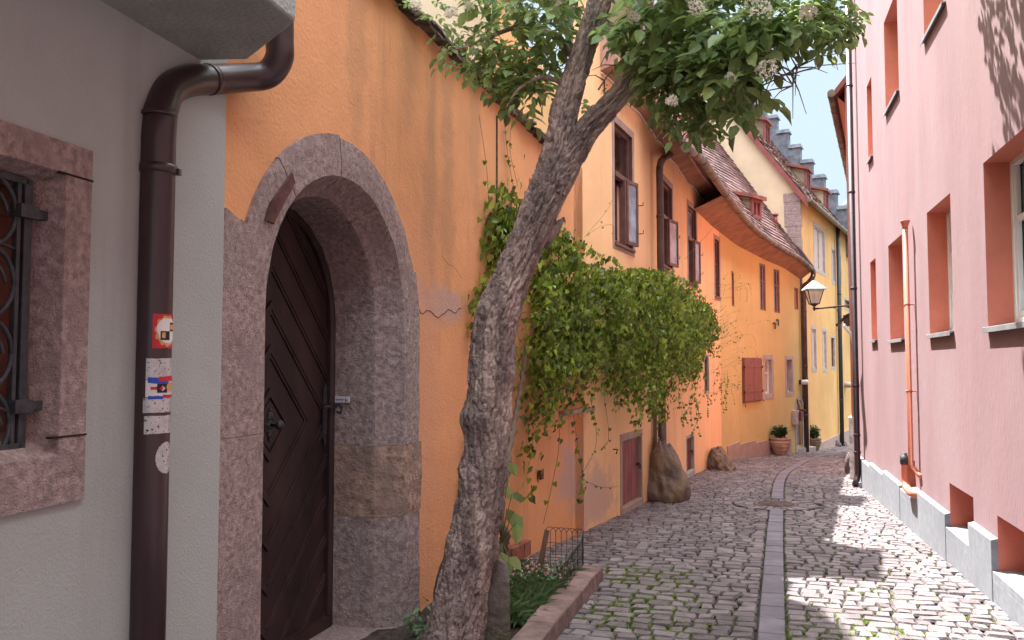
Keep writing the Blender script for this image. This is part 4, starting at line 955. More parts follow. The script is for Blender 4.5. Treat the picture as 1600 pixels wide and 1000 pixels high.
# soffit between gutter and wall
mb = MB()
for i in range(len(ev)-1):
    a_, b_ = ev[i], ev[i+1]
    def foot(p):
        bs = None
        for k in range(400):
            s_ = HP.S[-1]*k/400*1.03; q = HP.f(s_, 0, 0); dd_ = (q.xy-p.xy).length
            if bs is None or dd_ < bs[0]: bs = (dd_, q)
        q = bs[1]; return Vector((q.x, q.y, p.z-.30))
    A_, B_ = foot(a_), foot(b_)
    if (A_.xy-HP.f(eO1, 0, 0).xy).length > .4 and A_.y < HP.f(eO1-2.2, 0, 0).y:
        continue
    mb.quad(A_, B_, b_-U3*.06, a_-U3*.06)
    mb.quad(a_-U3*.06, b_-U3*.06, b_+U3*.01, a_+U3*.01)
mb.build('eave_soffit', SOFR, yh)
# dormers of the yellow roof and red vent
def on_roof(u, v, ev=ev, rd_=rd_):
    x = u*(len(ev)-1); i = min(int(x), len(ev)-2); t = x-i
    return ev[i].lerp(ev[i+1], t).lerp(rd_[i].lerp(rd_[i+1], t), v)
def roof_at(px, py):
    best = None
    for i in range(101):
        for j in range(41):
            p = on_roof(i/100, j/40); r = p-cam.location; dep = r.y*cP+r.z*sP; sx = 800+FPX*r.x/dep; sy = 500-FPX*(-r.y*sP+r.z*cP)/dep
            d_ = (sx-px)**2+(sy-py)**2
            if best is None or d_ < best[0]: best = (d_, p)
    return best[1]
B = roof_at(1180, 338); dormer(B-U3*.05, Vector((.69, .72)), Vector((-.74, .67)).normalized(), .55, .55, yh, 1.25)
B = roof_at(1103, 226); dormer(B-U3*.02, Vector((.62, .78)), Vector((-.78, .62)), .5, .42, yh, 1.25)
B = roof_at(1213, 352); mb = MB(); mb.tube([B, B+U3*.30], .055, 12); mb.tube([B+U3*.30, B+U3*.36], .085, 12); mb.build('vent_pipe', REDT, yh)
# its drainpipe
dx = HP.f(H2E-.02, .12, 0); zt_ = gc[-1].z; mb = MB()
dl = smooth_curve([gc[-1]+U3*.02, gc[-1]+U3*-.18, Vector((dx.x*.5+gc[-1].x*.5, dx.y*.5+gc[-1].y*.5, zt_-.38)), Vector((dx.x, dx.y, zt_-.5)), Vector((dx.x, dx.y, zt_-.8))], 5)+[Vector((dx.x, dx.y, gz(dx.y)))]
mb.tube(dl, .075, 12); dp = mb.build('drainpipe', DPIPE2, yh)
pipe_brackets(dp, DPIPE2, dx.x, dx.y, (3.2, 1.5, .0), .075)
# ================= tall ochre house beyond =================
Q = Vector((*HP.f(H2E+.15, 0, 0).xy,)); e2 = Vector((.504, .863)); i2 = Vector((-.863, .504))
H2 = Fr([Q, Q+e2*10.6, Q+e2*10.6+Vector((.76, .65))*14]); HG = Fr([Q+i2*9, Q], 1)
zE = H2.at(1253, 303)[1]; LF_ = 9.2
th = empty('ochre_house', (*(Q+e2*4).xy, gz(27)) if hasattr(Q, 'xy') else (Q.x+2, Q.y+3.4, gz(27)), 'tall ochre yellow house with red dormers and a stepped gable closing the lane', 'house')
W2 = [(1272, 1288, 352, 418, 'pair'), (1300, 1305, 390, 438, 's'), (1310.5, 1314, 398, 442, 's'), (1326, 1329, 410, 450, 's'), (1269, 1275, 514, 576, 's'), (1286, 1291, 518, 577, 's'), (1299, 1304, 528, 573, 'd'), (1320, 1329, 468, 480, 'd'), (1312, 1316, 544, 556, 'd')]
rs = [(rectof(H2, a, b, c, d), k) for a, b, c, d, k in W2]
mb = MB(); wall_rects(mb, H2, 0, 24, lambda s: -4, lambda s: zE, [r for r, k in rs]); 
zR = zE+5.2*1.36
mb.build('wall', YEL2, th)
mb = MB(); g0 = H2.f(0, 0, -4); mb.add([Vector((*Q, -4)), Vector((*Q, zE)), Vector((*(Q+i2*5.2), zR)), Vector((*(Q+i2*10.4), zE)), Vector((*(Q+i2*10.4), -4))], [(0, 1, 2, 3, 4)])
mb.build('gable_wall', PALE, th)
SHP = mat('pale_grey_shutter', (.50, .40, .36), .7, .06, 6, .1)
for r, k in rs:
    if k == 'd': window(H2, r, th, FRAM, GLASSD, dep=.1, fw=.04, mull=0, bars=(), surr=STSUR, sw=.10, reveal_m=STSUR)
    else:
        w_ = window(H2, r, th, STSUR, SHP, dep=.07, fw=.05, mull=1 if k == 'pair' else 0, bars=(), surr=STSUR, sw=.12, reveal_m=STSUR)
# quoins
mb = MB(); z = -4; k = 0
while z < zE-.1:
    h_ = random.uniform(.34, .5); w_ = random.uniform(.38, .5); 
    z2 = min(z+h_, zE)
    p0 = Q+i2*w_; o1 = -Vector((e2.x, e2.y))*.02; o2 = Vector((-i2.x, -i2.y))*.02; u_ = .10 if k % 2 else .22
    mb.hexa([Vector((*(p0+o1), z+.006)), Vector((*(Q+o1+o2), z+.006)), Vector((*(Q+o2+e2*u_), z+.006)), Vector((*(p0+e2*u_), z+.006)), Vector((*(p0+o1), z2)), Vector((*(Q+o1+o2), z2)), Vector((*(Q+o2+e2*u_), z2)), Vector((*(p0+e2*u_), z2))])
    z = z2; k += 1
mb.build('corner_stones', SANDD, th, bevel=.01)
# roof
SL2 = 1.40
ev2 = [Vector((*(Q+e2*t-i2*.25), zE-.25*SL2+.1)) for t in np.linspace(-.12, LF_, 6)]; rg2 = [Vector((*(Q+e2*t+i2*5.2), zE+5.2*SL2+.05)) for t in np.linspace(-.12, LF_, 6)]
tile_roof('roof', ev2, rg2, 40, .19, TILE, th)
mb = MB(); mb.tube([ev2[0]+(ev2[-1]-ev2[0])*t-U3*.04+Vector((.04, -.03, 0)) for t in np.linspace(0, 1.12, 8)], .075, 10); mb.build('gutter', GUTT, th)
mb = MB(); a_ = Q-e2*.16; 
mb.hexa([Vector((*(a_-i2*.25), zE-.52)), Vector((*(a_+e2*.1-i2*.25), zE-.52)), Vector((*(a_+e2*.1+i2*5.2), zR-.0)), Vector((*(a_+i2*5.2), zR)), Vector((*(a_-i2*.25), zE-.27)), Vector((*(a_+e2*.1-i2*.25), zE-.27)), Vector((*(a_+e2*.1+i2*5.2), zR+.28)), Vector((*(a_+i2*5.2), zR+.28))]); mb.build('verge_board', REDT, th)
# stepped gable
mb = MB(); nst = 11; run = .472; rise = run*SL2*1.06
for k in range(nst):
    m0 = -.15+k*run; zt_ = zE+.35+(k+1)*rise-.1
    p = lambda t, m: Vector((*(Q+e2*(LF_+t)+i2*m), 0))
    mb.hexa([p(0, m0)+U3*(zE-1), p(.45, m0)+U3*(zE-1), p(.45, m0+run)+U3*(zE-1), p(0, m0+run)+U3*(zE-1), p(0, m0)+U3*zt_, p(.45, m0)+U3*zt_, p(.45, m0+run)+U3*zt_, p(0, m0+run)+U3*zt_])
    mb.hexa([p(-.06, m0-.07)+U3*zt_, p(.51, m0-.07)+U3*zt_, p(.51, m0+run)+U3*zt_, p(-.06, m0+run)+U3*zt_, p(-.0, m0-.02)+U3*(zt_+.16), p(.45, m0-.02)+U3*(zt_+.16), p(.45, m0+run)+U3*(zt_+.16), p(-.0, m0+run)+U3*(zt_+.16)])
mb.build('stepped_gable', STEPG, th)
for (t, m, w_, h_) in ((5.0, 2.15, .8, .85), (5.3, .75, .75, .85), (8.0, .55, .7, .8)):
    c = Q+e2*t+i2*m; dormer(Vector((*c, zE+m*SL2-.1)), e2, i2, w_, h_, th, SL2)
pq = H2.at(1308, 560); p = H2.f(pq[0], .12, 0); mb = MB(); mb.tube([Vector((p.x, p.y, zE-.15)), Vector((p.x, p.y, gz(p.y)))], .075, 12); dp = mb.build('drainpipe', IRON, th)
pipe_brackets(dp, IRON, p.x, p.y, (4.2, 2.2, .2), .075)
pq = H2.at(1320, 601); p = H2.f(pq[0], .12, pq[1]); mb = MB(); mb.add(*blob(p, (.2, .2, .12), 3, .1, 2), 0, True); mb.build('stone_corbel', STSUR, th)
mb = MB(); mb.fbox(H2, 0, 10.5, -.02, .04, -4, gz(27)+.15); mb.build('stone_plinth', SURR, th)
# ================= pale house behind the garden wall =================
ph = empty('cream_house', (-1.5, 9.5, gz(9)), 'pale cream house front rising behind the orange garden wall', 'house')
PH = Fr([NW.f(3, -1.1, 0).xy, NW.f(16.2, -1.1, 0).xy])
LP_ = PH.S[-1]; mb = MB(); mb.prism([PH.f(a, 0, b) for a, b in ((0, -.6), (LP_, -.6), (LP_, 11.3), (LP_-2.6, 14.2), (0, 14.2))], -PH.n(1).to_3d()*4); mb.build('wall', PALE, ph)
p = P(803, 160, 1); u_ = (803-800)/FPX; sp_ = PH.at(803, 160)[0]; pp_ = PH.f(sp_, .08, 0); mb = MB(); mb.tube([Vector((pp_.x, pp_.y, 1)), Vector((pp_.x, pp_.y, 11))], .055, 12); dp = mb.build('drainpipe', mat('slate_blue_pipe', (.12, .13, .17), .4, .15, 5, .05, metal=.3), ph)
pipe_brackets(dp, ZINC, pp_.x, pp_.y, (PH.at(803, 152)[1],), .055)
mb = MB(); mb.hexa([PH.f(LP_-2.6, -4, 14.2), PH.f(LP_+.05, -4, 11.25), PH.f(LP_+.05, .05, 11.25), PH.f(LP_-2.6, .05, 14.2), PH.f(LP_-2.55, -4, 14.32), PH.f(LP_+.15, -4, 11.3), PH.f(LP_+.15, .05, 11.3), PH.f(LP_-2.55, .05, 14.32)]); mb.build('roof', TILE, ph)
# ================= pink house on the right =================
kh = empty('pink_house', (*PK.f(14, 0, 0).xy, gz(8)), 'tall sunlit pink house with deep coral window reveals and a granite plinth', 'house')
PW = [(1540, 1640, 252, 512, 1), (1450.5, 1488, 331, 523, 1), (1389.5, 1411.5, 383, 532, 1), (1361, 1369.5, 409, 532, 1), (1441, 1476, -190, 79, 1), (1382.5, 1404, 32, 182, 1), (1355.5, 1363, 133, 257, 1)]
PV = [(1484.5, 1521, 755, 822), (1559.5, 1640, 806, 891), (1411, 1430, 709, 762)]
def rectk(x0, x1, yt, yb):
    ym = (yt+yb)/2; a = PK.at(x0, ym); b = PK.at(x1, ym)[0]; return (min(a[0], b), max(a[0], b), PK.at(x0, yb)[1], PK.at(x0, yt)[1])
kw = [rectk(*w[:4]) for w in PW]; kv = [rectk(*w) for w in PV]
zl0, zl1 = kw[0][2], kw[0][3]; zu0, zu1 = kw[5][2], kw[5][3]
kw[4] = (kw[4][0], kw[4][1], zu0, zu1)
sp = kw[0][0]
more = [(kw[0][0]-2.6-2.6*k, kw[0][1]-2.6-2.6*k, zl0, zl1) for k in range(2)]+[(kw[0][0]-2.6*k, kw[0][1]-2.6*k, zu0, zu1) for k in range(3)]
TOPK = 8.6
mb = MB(); wall_rects(mb, PK, 0, PK.S[-1], lambda s: -1.4, lambda s: TOPK, kw+kv+more)
SE = PK.S[-1]; mb.quad(PK.f(SE, 0, -1.4), PK.f(SE, -6, -1.4), PK.f(SE, -6, TOPK), PK.f(SE, 0, TOPK)); mb.quad(PK.f(0, 0, TOPK), PK.f(SE, 0, TOPK), PK.f(SE, -6, TOPK), PK.f(0, -6, TOPK))
mb.quad(PK.f(0, 0, -1.4), PK.f(0, -6, -1.4), PK.f(0, -6, TOPK), PK.f(0, 0, TOPK)); mb.quad(PK.f(0, -6, -1.4), PK.f(SE, -6, -1.4), PK.f(SE, -6, TOPK), PK.f(0, -6, TOPK))
mb.build('wall', PINK, kh)
RV = .235
for i, h in enumerate(kw+more):
    a, b, z0, z1 = h
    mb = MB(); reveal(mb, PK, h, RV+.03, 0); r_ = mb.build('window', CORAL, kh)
    mb = MB(); fw = .05; d0, d1 = -RV, -RV+.05
    mb.fbox(PK, a, a+fw, d0, d1, z0, z1); mb.fbox(PK, b-fw, b, d0, d1, z0, z1); mb.fbox(PK, a+fw, b-fw, d0, d1, z1-fw, z1); mb.fbox(PK, a+fw, b-fw, d0, d1, z0, z0+.07)
    mb.fbox(PK, (a+b)/2-.04, (a+b)/2+.04, d0, d1+.012, z0+.07, z1-fw)
    for sd_ in (0, 1):
        l0 = a+fw+.004 if sd_ == 0 else (a+b)/2+.044; l1 = (a+b)/2-.044 if sd_ == 0 else b-fw-.004
        mb.fbox(PK, l0, l0+.045, d0, d1-.012, z0+.074, z1-fw-.004); mb.fbox(PK, l1-.045, l1, d0, d1-.012, z0+.074, z1-fw-.004)
        for t in (.0, .63): z = z0+.074+(z1-z0-.13)*t; mb.fbox(PK, l0+.045, l1-.045, d0, d1-.014, z, z+.045)
    mb.build('window_frame', WHITE, r_, bevel=.004)
    mb = MB(); mb.fbox(PK, a+.02, b-.02, d0-.012, d0-.004, z0+.02, z1-.02); mb.build('pane', GLASS, r_)
    mb = MB(); mb.fbox(PK, a+.12, a+.3, d0-.03, d0-.02, z0+.05, z1-.05)
    mb = MB(); pr3 = .04
    mb.hexa([PK.f(a-.012, -RV+.05, z0+.012), PK.f(b+.012, -RV+.05, z0+.012), PK.f(b+.012, pr3, z0-.022), PK.f(a-.012, pr3, z0-.022), PK.f(a-.012, -RV+.05, z0+.017), PK.f(b+.012, -RV+.05, z0+.017), PK.f(b+.012, pr3, z0-.002), PK.f(a-.012, pr3, z0-.002)])
    mb.fbox(PK, a-.012, b+.012, pr3-.004, pr3+.001, z0-.045, z0-.003)
    mb.build('sill', ZINC, r_, bevel=.002)
for i, h in enumerate(kv):
    a, b, z0, z1 = h; mb = MB(); dv = .34
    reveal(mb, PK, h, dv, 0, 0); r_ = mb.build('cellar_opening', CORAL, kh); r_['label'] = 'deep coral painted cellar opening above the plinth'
    mb = MB(); mb.hexa([PK.f(a+.002, -dv+.002, z0-.02), PK.f(b-.002, -dv+.002, z0-.02), PK.f(b-.002, .045, z0-.06), PK.f(a+.002, .045, z0-.06), PK.f(a+.002, -dv+.002, z0+.028), PK.f(b-.002, -dv+.002, z0+.028), PK.f(b-.002, .045, z0-.004), PK.f(a+.002, .045, z0-.004)]); mb.build('stone_sill', GRAN, r_)
# granite plinth slabs
mb = MB(); yq = lambda s: PK.f(s, 0, 0).y
PH_ = lambda s: gz(yq(s))+.43+.004*(15-yq(s))
brk = []
s_ = 0.0
vs_ = sorted([(h[0], h[1], h[2]) for h in kv])
allb = [0]
for v in vs_: allb += [v[0], v[1]]
allb.append(SE-.2)
k = 0
for x0, x1 in zip(allb, allb[1:]):
    isv = any(abs(v[0]-x0) < 1e-6 for v in vs_)
    if isv:
        v = [v for v in vs_ if abs(v[0]-x0) < 1e-6][0]; mb.fbox(PK, x0+.002, x1-.002, -.05, .045, -1.5, v[2]-.062)
    else:
        far = x1 > allb[-1]-.01; n = 3 if far else max(1, int((x1-x0)/2.4))
        for j in range(n):
            a_, b_ = x0+(x1-x0)*j/n, x0+(x1-x0)*(j+1)/n; top_ = PH_((a_+b_)/2)+.02; m_ = max(1, int((b_-a_)/1.1))
            for i in range(m_):
                c_, d_ = a_+(b_-a_)*i/m_+.0025, a_+(b_-a_)*(i+1)/m_-.0025
                mb.hexa([PK.f(c_, -.05, -1.5), PK.f(d_, -.05, -1.5), PK.f(d_, .05, -1.5), PK.f(c_, .05, -1.5), PK.f(c_, -.05, top_+.03), PK.f(d_, -.05, top_+.03), PK.f(d_, .05, top_), PK.f(c_, .05, top_)])
mb.build('granite_plinth', GRAN, kh, bevel=.006)
# coral overflow pipe with funnel top, and elbow vent with grey cap
ft = PK.at(1427, 340); pb = PK.at(1437, 735); s_ = PK.at(1429, 500)[0]; zt_ = ft[1]; zb_ = pb[1]
mb = MB(); mb.tube([PK.f(s_, .075, zt_-.10), PK.f(s_, .075, zb_+.05)]+[PK.f(s_-.0-.03*k, .075-.02*k, zb_+.05-.03*k) for k in range(1, 4)]+[PK.f(s_-.20, .0, zb_-.06)], .029, 14)
c = PK.f(s_, .075, zt_-.12); mb.lathe(c, [(.029, 0), (.031, .03), (.045, .075), (.052, .09), (.052, .105), (.03, .108)], 18)
for z in (zt_-1.0, zt_-2.0): mb.lathe(PK.f(s_, .075, z), [(.031, -.012), (.036, -.01), (.036, .01), (.031, .012)], 14); mb.tube([PK.f(s_, .075, z), PK.f(s_, 0, z)], .008, 6)
mb.build('overflow_pipe', CORP, kh)
ve = PK.at(1422, 735); mb = MB(); vp = [PK.f(s_+.33, .09, zb_+.02), PK.f(s_+.33, .09, zb_-.16), PK.f(s_+.28, .09, zb_-.23), PK.f(s_+.18, .09, zb_-.25), PK.f(s_-.08, .08, zb_-.265), PK.f(s_-.16, -.03, zb_-.27)]
mb.tube(smooth_curve(vp, 5), .045, 14); vt = mb.build('vent_pipe', CORP, kh)
mb = MB(); mb.lathe(vp[0], [(.046, 0), (.052, .01), (.052, .10), (.03, .105), (.03, .13), (.02, .135)], 18); mb.build('vent_cap', IRON, vt)
# dark drainpipe at the far corner
dp_ = PK.f(PK.at(1349, 700)[0], .10, 0); mb = MB(); mb.tube([Vector((dp_.x, dp_.y, 8.4)), Vector((dp_.x, dp_.y, gz(dp_.y)+.22)), Vector((dp_.x-.03, dp_.y-.03, gz(dp_.y)+.12)), Vector((dp_.x-.09, dp_.y-.09, gz(dp_.y)+.03))], .052, 16); dpo = mb.build('drainpipe', DPIPE, kh)
pipe_brackets(dpo, DPIPE, dp_.x, dp_.y, (6.5, 4.6, 2.9, 1.2, .35, .05), .052)
mb = MB(); mb.fbox(PK, SE-.75, SE-.1, -.05, .10, -1.5, gz(14.5)+.10); mb.build('footing', GRAN, kh, bevel=.02)
# ================= coral house beyond the pink one =================
ch = empty('coral_house', (*(CB+eC*3), gz(18)), 'coral red house corner with crumbling white base, just beyond the pink house', 'house')
CF = Fr([CB, CB+eC*18], -1); CZ = P(1322, 146, 15.4).z+.34
mb = MB(); nC = Vector((.911, -.413))
mb.quad(CF.f(0, 0, -3), CF.f(10, 0, -3), CF.f(10, 0, CZ), CF.f(0, 0, CZ)); mb.quad(CF.f(10, 0, -3), CF.f(10, -4.8, -3), CF.f(10, -4.8, CZ), CF.f(10, 0, CZ)); g2 = CB+nC*2.4
mb.add([Vector((*CB, -3)), Vector((*CB, CZ)), Vector((*g2, CZ+2.8)), Vector((*(CB+nC*4.8), CZ)), Vector((*(CB+nC*4.8), -3))], [(0, 1, 2, 3, 4)])
mb.build('wall', CORALW, ch)
mb = MB()
for k in range(14):
    z = -.9+k*.13; w_ = .05+.03*random.random(); mb.add(*blob(Vector((*(CB+nC*.04-eC*.015), z)), (w_+.03, .05, .10), k, .5, 2), 0, True)
CBz = gz(15.6)
mb = MB(); nx_ = 26
for k in range(nx_):
    z0_ = CBz-.1+1.25*k/nx_; z1_ = CBz-.1+1.25*(k+1)/nx_; j0 = .02*noise.noise(Vector((0, 0, z0_*9))); j1 = .02*noise.noise(Vector((0, 0, z1_*9)))
    w0 = .16+.08*noise.noise(Vector((3, 0, z0_*5)))-.06*k/nx_; 
    p = lambda a_, b_, z: Vector((*(CB+nC*a_-eC*b_), z))
    mb.hexa([p(-.05+j0, .035, z0_), p(w0, .035, z0_), p(w0, -.5, z0_), p(-.05+j0, -.5, z0_), p(-.05+j1, .035, z1_), p(w0, .035, z1_), p(w0, -.5, z1_), p(-.05+j1, -.5, z1_)])
mb.build('crumbling_base', WHITW, ch)
# eave, gutter, verge
OVC = .17
mb = MB()
def cpt(t, m, z): return Vector((*(CB+eC*t+nC*m), z))
for t0, t1 in ((-.16, 10.2),):
    mb.hexa([cpt(t0, -OVC, CZ-.35), cpt(t1, -OVC, CZ-.35), cpt(t1, 2.4, CZ+2.75), cpt(t0, 2.4, CZ+2.75), cpt(t0, -OVC, CZ-.22), cpt(t1, -OVC, CZ-.22), cpt(t1, 2.4, CZ+2.9), cpt(t0, 2.4, CZ+2.9)])
mb.build('roof', REDT, ch)
mb = MB(); mb.quad(cpt(-.14, -OVC+.04, CZ-.36), cpt(10.2, -OVC+.04, CZ-.36), cpt(10.2, 0, CZ-.5), cpt(-.14, 0, CZ-.5)); mb.build('eave_soffit', CORALW, ch)
mb = MB(); mb.tube([cpt(-.18, -OVC-.06, CZ-.29), cpt(10.2, -OVC-.06, CZ-.29)], .075, 12); gt_ = mb.build('gutter', GUTT, ch)
mb = MB()
for t in range(0, 11, 1): mb.tube([cpt(t, -OVC-.06, CZ-.29), cpt(t+.03, -OVC-.06, CZ-.29)], .082, 12)
mb.build('gutter_strap', IRON, gt_)
mb = MB(); mb.tube([cpt(-.3, -.1, CZ+.1), cpt(-.3, -.14, CZ+.28)], .006, 5)
for k in range(4): mb.tube([cpt(-.3, -.14+.0*k, CZ+.14+.04*k), cpt(-.3, -.2+.02*k, CZ+.2+.04*k)], .004, 4)
mb.build('lightning_rod', IRON, ch)
# small tiled door canopy + white pipe
cz = P(1328, 490, 15.5).z; mb = MB()
cc = cpt(.02, 0, cz)
for k in range(7):
    t0 = -.17+k*.0; 
e_, n_ = eC.to_3d(), -nC.to_3d()
prof_ = [(0, .02), (.06, -.01), (.14, -.09), (.21, -.17), (.25, -.19)]
for k in range(5):
    y0 = -.02+k*.10
    for (a1, b1), (a2, b2) in zip(prof_, prof_[1:]): 
        A = cc+e_*y0+n_*a1+U3*b1; B_ = cc+e_*(y0+.085)+n_*a1+U3*b1; C_ = cc+e_*(y0+.085)+n_*a2+U3*b2; D_ = cc+e_*y0+n_*a2+U3*b2
        mb.hexa([A-U3*.03, B_-U3*.03, C_-U3*.03, D_-U3*.03, A, B_, C_, D_])
mb.box(cc+e_*.2+n_*.06-U3*.12, e_*.2, n_*.05, U3*.10)
mb.build('door_canopy', mat('dark_canopy', (.07, .045, .04), .7, .2, 5, .1), ch)
mb = MB(); mb.tube(smooth_curve([cc+n_*.1-U3*.2-e_*.04, cc+n_*.04-U3*.30-e_*.06, cc-n_*.04-U3*.42-e_*.06, cc-n_*.06-U3*.6-e_*.06], 4), .03, 10); mb.build('white_elbow_pipe', WHITE, ch)
# church spire far off
csp = empty('church_spire', (*P(1326, 330, 90).xy, 0), 'tiny grey green onion dome of a distant tower beyond the roofs', 'spire')
c = P(1326, 340, 90); mb = MB(); mb.lathe((c.x, c.y, 0), [(1.0, 0), (1.0, c.z-1.2), (1.4, c.z-1.1), (1.4, c.z-.8), (.6, c.z-.4), (.55, c.z+.2)], 14); mb.build('tower', GREENL, csp)
mb = MB(); mb.lathe((c.x, c.y, c.z+.2), [(.5, 0), (.85, .4), (.95, .9), (.6, 1.4), (.15, 1.9), (.05, 2.6)], 16); mb.build('dome', STEPG, csp)
# ================= street lamp =================
lY = 15.3; L0 = P(1272, 468, lY); Lw = P(1330, 477, 15.75)
sl_ = empty('street_lamp', Lw, 'four sided lantern with a pale green roof, hung on a wall bracket over the lane', 'street lamp')
zb_ = P(1272, 475, lY).z; zt_ = P(1272, 452, lY).z
def ring4(z, r, c=L0): return [Vector((c.x+r*math.cos(math.pi/4+k*math.pi/2-.12), c.y+r*math.sin(math.pi/4+k*math.pi/2-.12), z)) for k in range(4)]
mb = MB(); rb, rt_ = .105, .205
lo, hi = ring4(zb_, rb), ring4(zt_, rt_)
for k in range(4): mb.tube([lo[k], hi[k]], .009, 6)
for z, r in ((zb_, rb), (zt_, rt_)):
    q4 = ring4(z, r)
    for k in range(4): mb.tube([q4[k], q4[(k+1) % 4]], .009, 6)
mb.lathe((L0.x, L0.y, zb_-.13), [(.01, 0), (.028, .05), (.015, .08), (.07, .12), (.08, .13)], 12); mb.tube([Vector((L0.x, L0.y, zt_+.17)), Vector((L0.x, L0.y, zt_+.27))], .012, 6); mb.build('lantern_frame', IRON, sl_)
mb = MB(); lo, hi = ring4(zb_+.005, rb-.004), ring4(zt_-.005, rt_-.004); mb.add(lo+hi, [(0, 1, 5, 4), (1, 2, 6, 5), (2, 3, 7, 6), (3, 0, 4, 7)])
def pane_mat():
    m = bpy.data.materials.new('lantern_glass'); m.use_nodes = True; t = m.node_tree; b = t.nodes['Principled BSDF']; b.inputs['Base Color'].default_value = (.75, .68, .66, 1); b.inputs['Roughness'].default_value = .2
    tr = t.nodes.new('ShaderNodeBsdfTransparent'); mx = t.nodes.new('ShaderNodeMixShader'); mx.inputs[0].default_value = .45; t.links.new(tr.outputs[0], mx.inputs[1]); t.links.new(b.outputs[0], mx.inputs[2]); t.links.new(mx.outputs[0], t.nodes['Material Output'].inputs[0]); return m
mb.build('lantern_glass', pane_mat(), sl_)
mb = MB(); lo, hi = ring4(zt_+.005, rt_+.055), ring4(zt_+.16, .03); lo2 = ring4(zt_-.012, rt_+.055); mb.add(lo+hi+lo2, [(0, 1, 5, 4), (1, 2, 6, 5), (2, 3, 7, 6), (3, 0, 4, 7), (4, 5, 6, 7), (8, 9, 1, 0), (9, 10, 2, 1), (10, 11, 3, 2), (11, 8, 0, 3), (11, 10, 9, 8)]); mb.build('lantern_roof', GREENL, sl_)
mb = MB(); mb.lathe((L0.x, L0.y, zb_+.01), [(.04, 0), (.04, .04), (.03, .06), (.032, .14), (.02, .17), (.003, .18)], 12); mb.build('bulb', WHITE, sl_)
mb = MB(); A0 = Vector((L0.x, L0.y, zb_-.09)); mb.tube([A0, A0.lerp(Lw, .5), Lw], .017, 10); mb.lathe(Lw, [(.05, -.02), (.05, .02)], 10, 0, (0, 1, 0), (0, 0, 1), (Lw-A0).normalized())
mb.tube(smooth_curve([A0.lerp(Lw, .45), A0.lerp(Lw, .6)-U3*.06, A0.lerp(Lw, .72)-U3*.30, A0.lerp(Lw, .85)-U3*.46, A0.lerp(Lw, 1.0)-U3*.47], 5), .005, 5); mb.build('bracket_arm', IRON, sl_)
# ================= elder tree =================
def limb(pts, rs, nr=150, step=.013, amp=.017, burls=(), seed=0):
    sp_ = smooth_curve(pts, 14); cum = [0]
    for a, b in zip(sp_, sp_[1:]): cum.append(cum[-1]+(b-a).length)
    n = int(cum[-1]/step); C = []; RR = []; j = 0
    nR = len(rs)-1
    for k in range(n+1):
        L_ = cum[-1]*k/n
        while j < len(cum)-2 and cum[j+1] < L_: j += 1
        t = (L_-cum[j])/max(1e-6, cum[j+1]-cum[j]); C.append(sp_[j].lerp(sp_[j+1], t)); x = (j+t)/14; i = min(int(x), nR-1); RR.append(rs[i]+(rs[i+1]-rs[i])*(x-i))
    vs = []; fs = []; a = None
    for k, c in enumerate(C):
        t = (C[min(k+1, n)]-C[max(k-1, 0)]).normalized()
        a = (Vector((1, 0, 0))-t*t.x).normalized() if a is None else (a-t*a.dot(t)).normalized()
        b = t.cross(a)
        for i in range(nr):
            w = 2*math.pi*i/nr; d = a*math.cos(w)+b*math.sin(w); L_ = cum[-1]*k/n
            r = RR[k]; q = Vector((math.cos(w)*r*9+seed, math.sin(w)*r*9, L_*2.0))
            n1_ = noise.noise(Vector((math.cos(w)*r*34, math.sin(w)*r*34, L_*6+seed))+.5*noise.noise_vector(Vector((math.cos(w)*r*14, math.sin(w)*r*14, L_*11)))); n2_ = noise.noise(Vector((math.cos(w)*r*52+4, math.sin(w)*r*52, L_*22+seed))); n3_ = noise.noise(Vector((math.cos(w)*r*120, math.sin(w)*r*120, L_*60)))
            dr_ = .10*r*noise.noise(q*.45)+amp*.7*(n1_-1.5*math.exp(-(n1_/.10)**2))-amp*.6*math.exp(-(n2_/.09)**2)+amp*.22*n3_
            for (bl, ba, bw, bh) in burls:
                dr_ += bh*math.exp(-((L_-bl)/bw)**2)*(.55+.45*math.cos(w-ba))*(1+.5*noise.noise(q*1.4))
            vs.append(c+d*(r+dr_))
    for k in range(n):
        for i in range(nr): fs.append((k*nr+i, k*nr+(i+1) % nr, (k+1)*nr+(i+1) % nr, (k+1)*nr+i))
    vs.append(C[0]); vs.append(C[-1]+(C[-1]-C[-2])*2)
    for i in range(nr): fs.append((len(vs)-2, (i+1) % nr, i)); fs.append((len(vs)-1, n*nr+i, n*nr+(i+1) % nr))
    return vs, fs
TY = 5.25
tb = P(708, 1010, TY)
tree = empty('elder_tree', (tb.x, tb.y, gz(TY)), 'gnarled forked elder tree leaning over the lane beside the arched doorway', 'tree')
def w2r(w, Y): return w/FPX*Y/2
tp = [(703, 1090, TY, 118), (712, 1000, TY, 96), (728, 900, TY-.02, 80), (746, 810, TY-.04, 76), (758, 730, TY-.06, 68), (764, 650, TY-.08, 70), (768, 580, TY-.1, 72), (778, 500, TY-.12, 68), (806, 420, TY-.14, 58), (834, 350, TY-.16, 58), (858, 290, TY-.18, 62)]
t1 = tp+[(872, 235, TY-.2, 50), (885, 160, TY-.2, 44), (912, 80, TY-.2, 40), (936, 0, TY-.18, 38), (960, -120, TY-.05, 34), (965, -280, TY+.15, 26), (960, -450, TY+.3, 16)]
mb = MB(); mb.add(*limb([P(a, b, c) for a, b, c, d in t1], [w2r(d, c)*.98 for a, b, c, d in t1], burls=[(.32, 3.0, .10, .03), (.95, .5, .07, .025), (1.22, 1.0, .06, .02), (1.42, 3.2, .09, .03), (1.75, 2.6, .10, .05), (2.05, .3, .06, .015), (2.45, 3.0, .08, .015)]), 0, True)
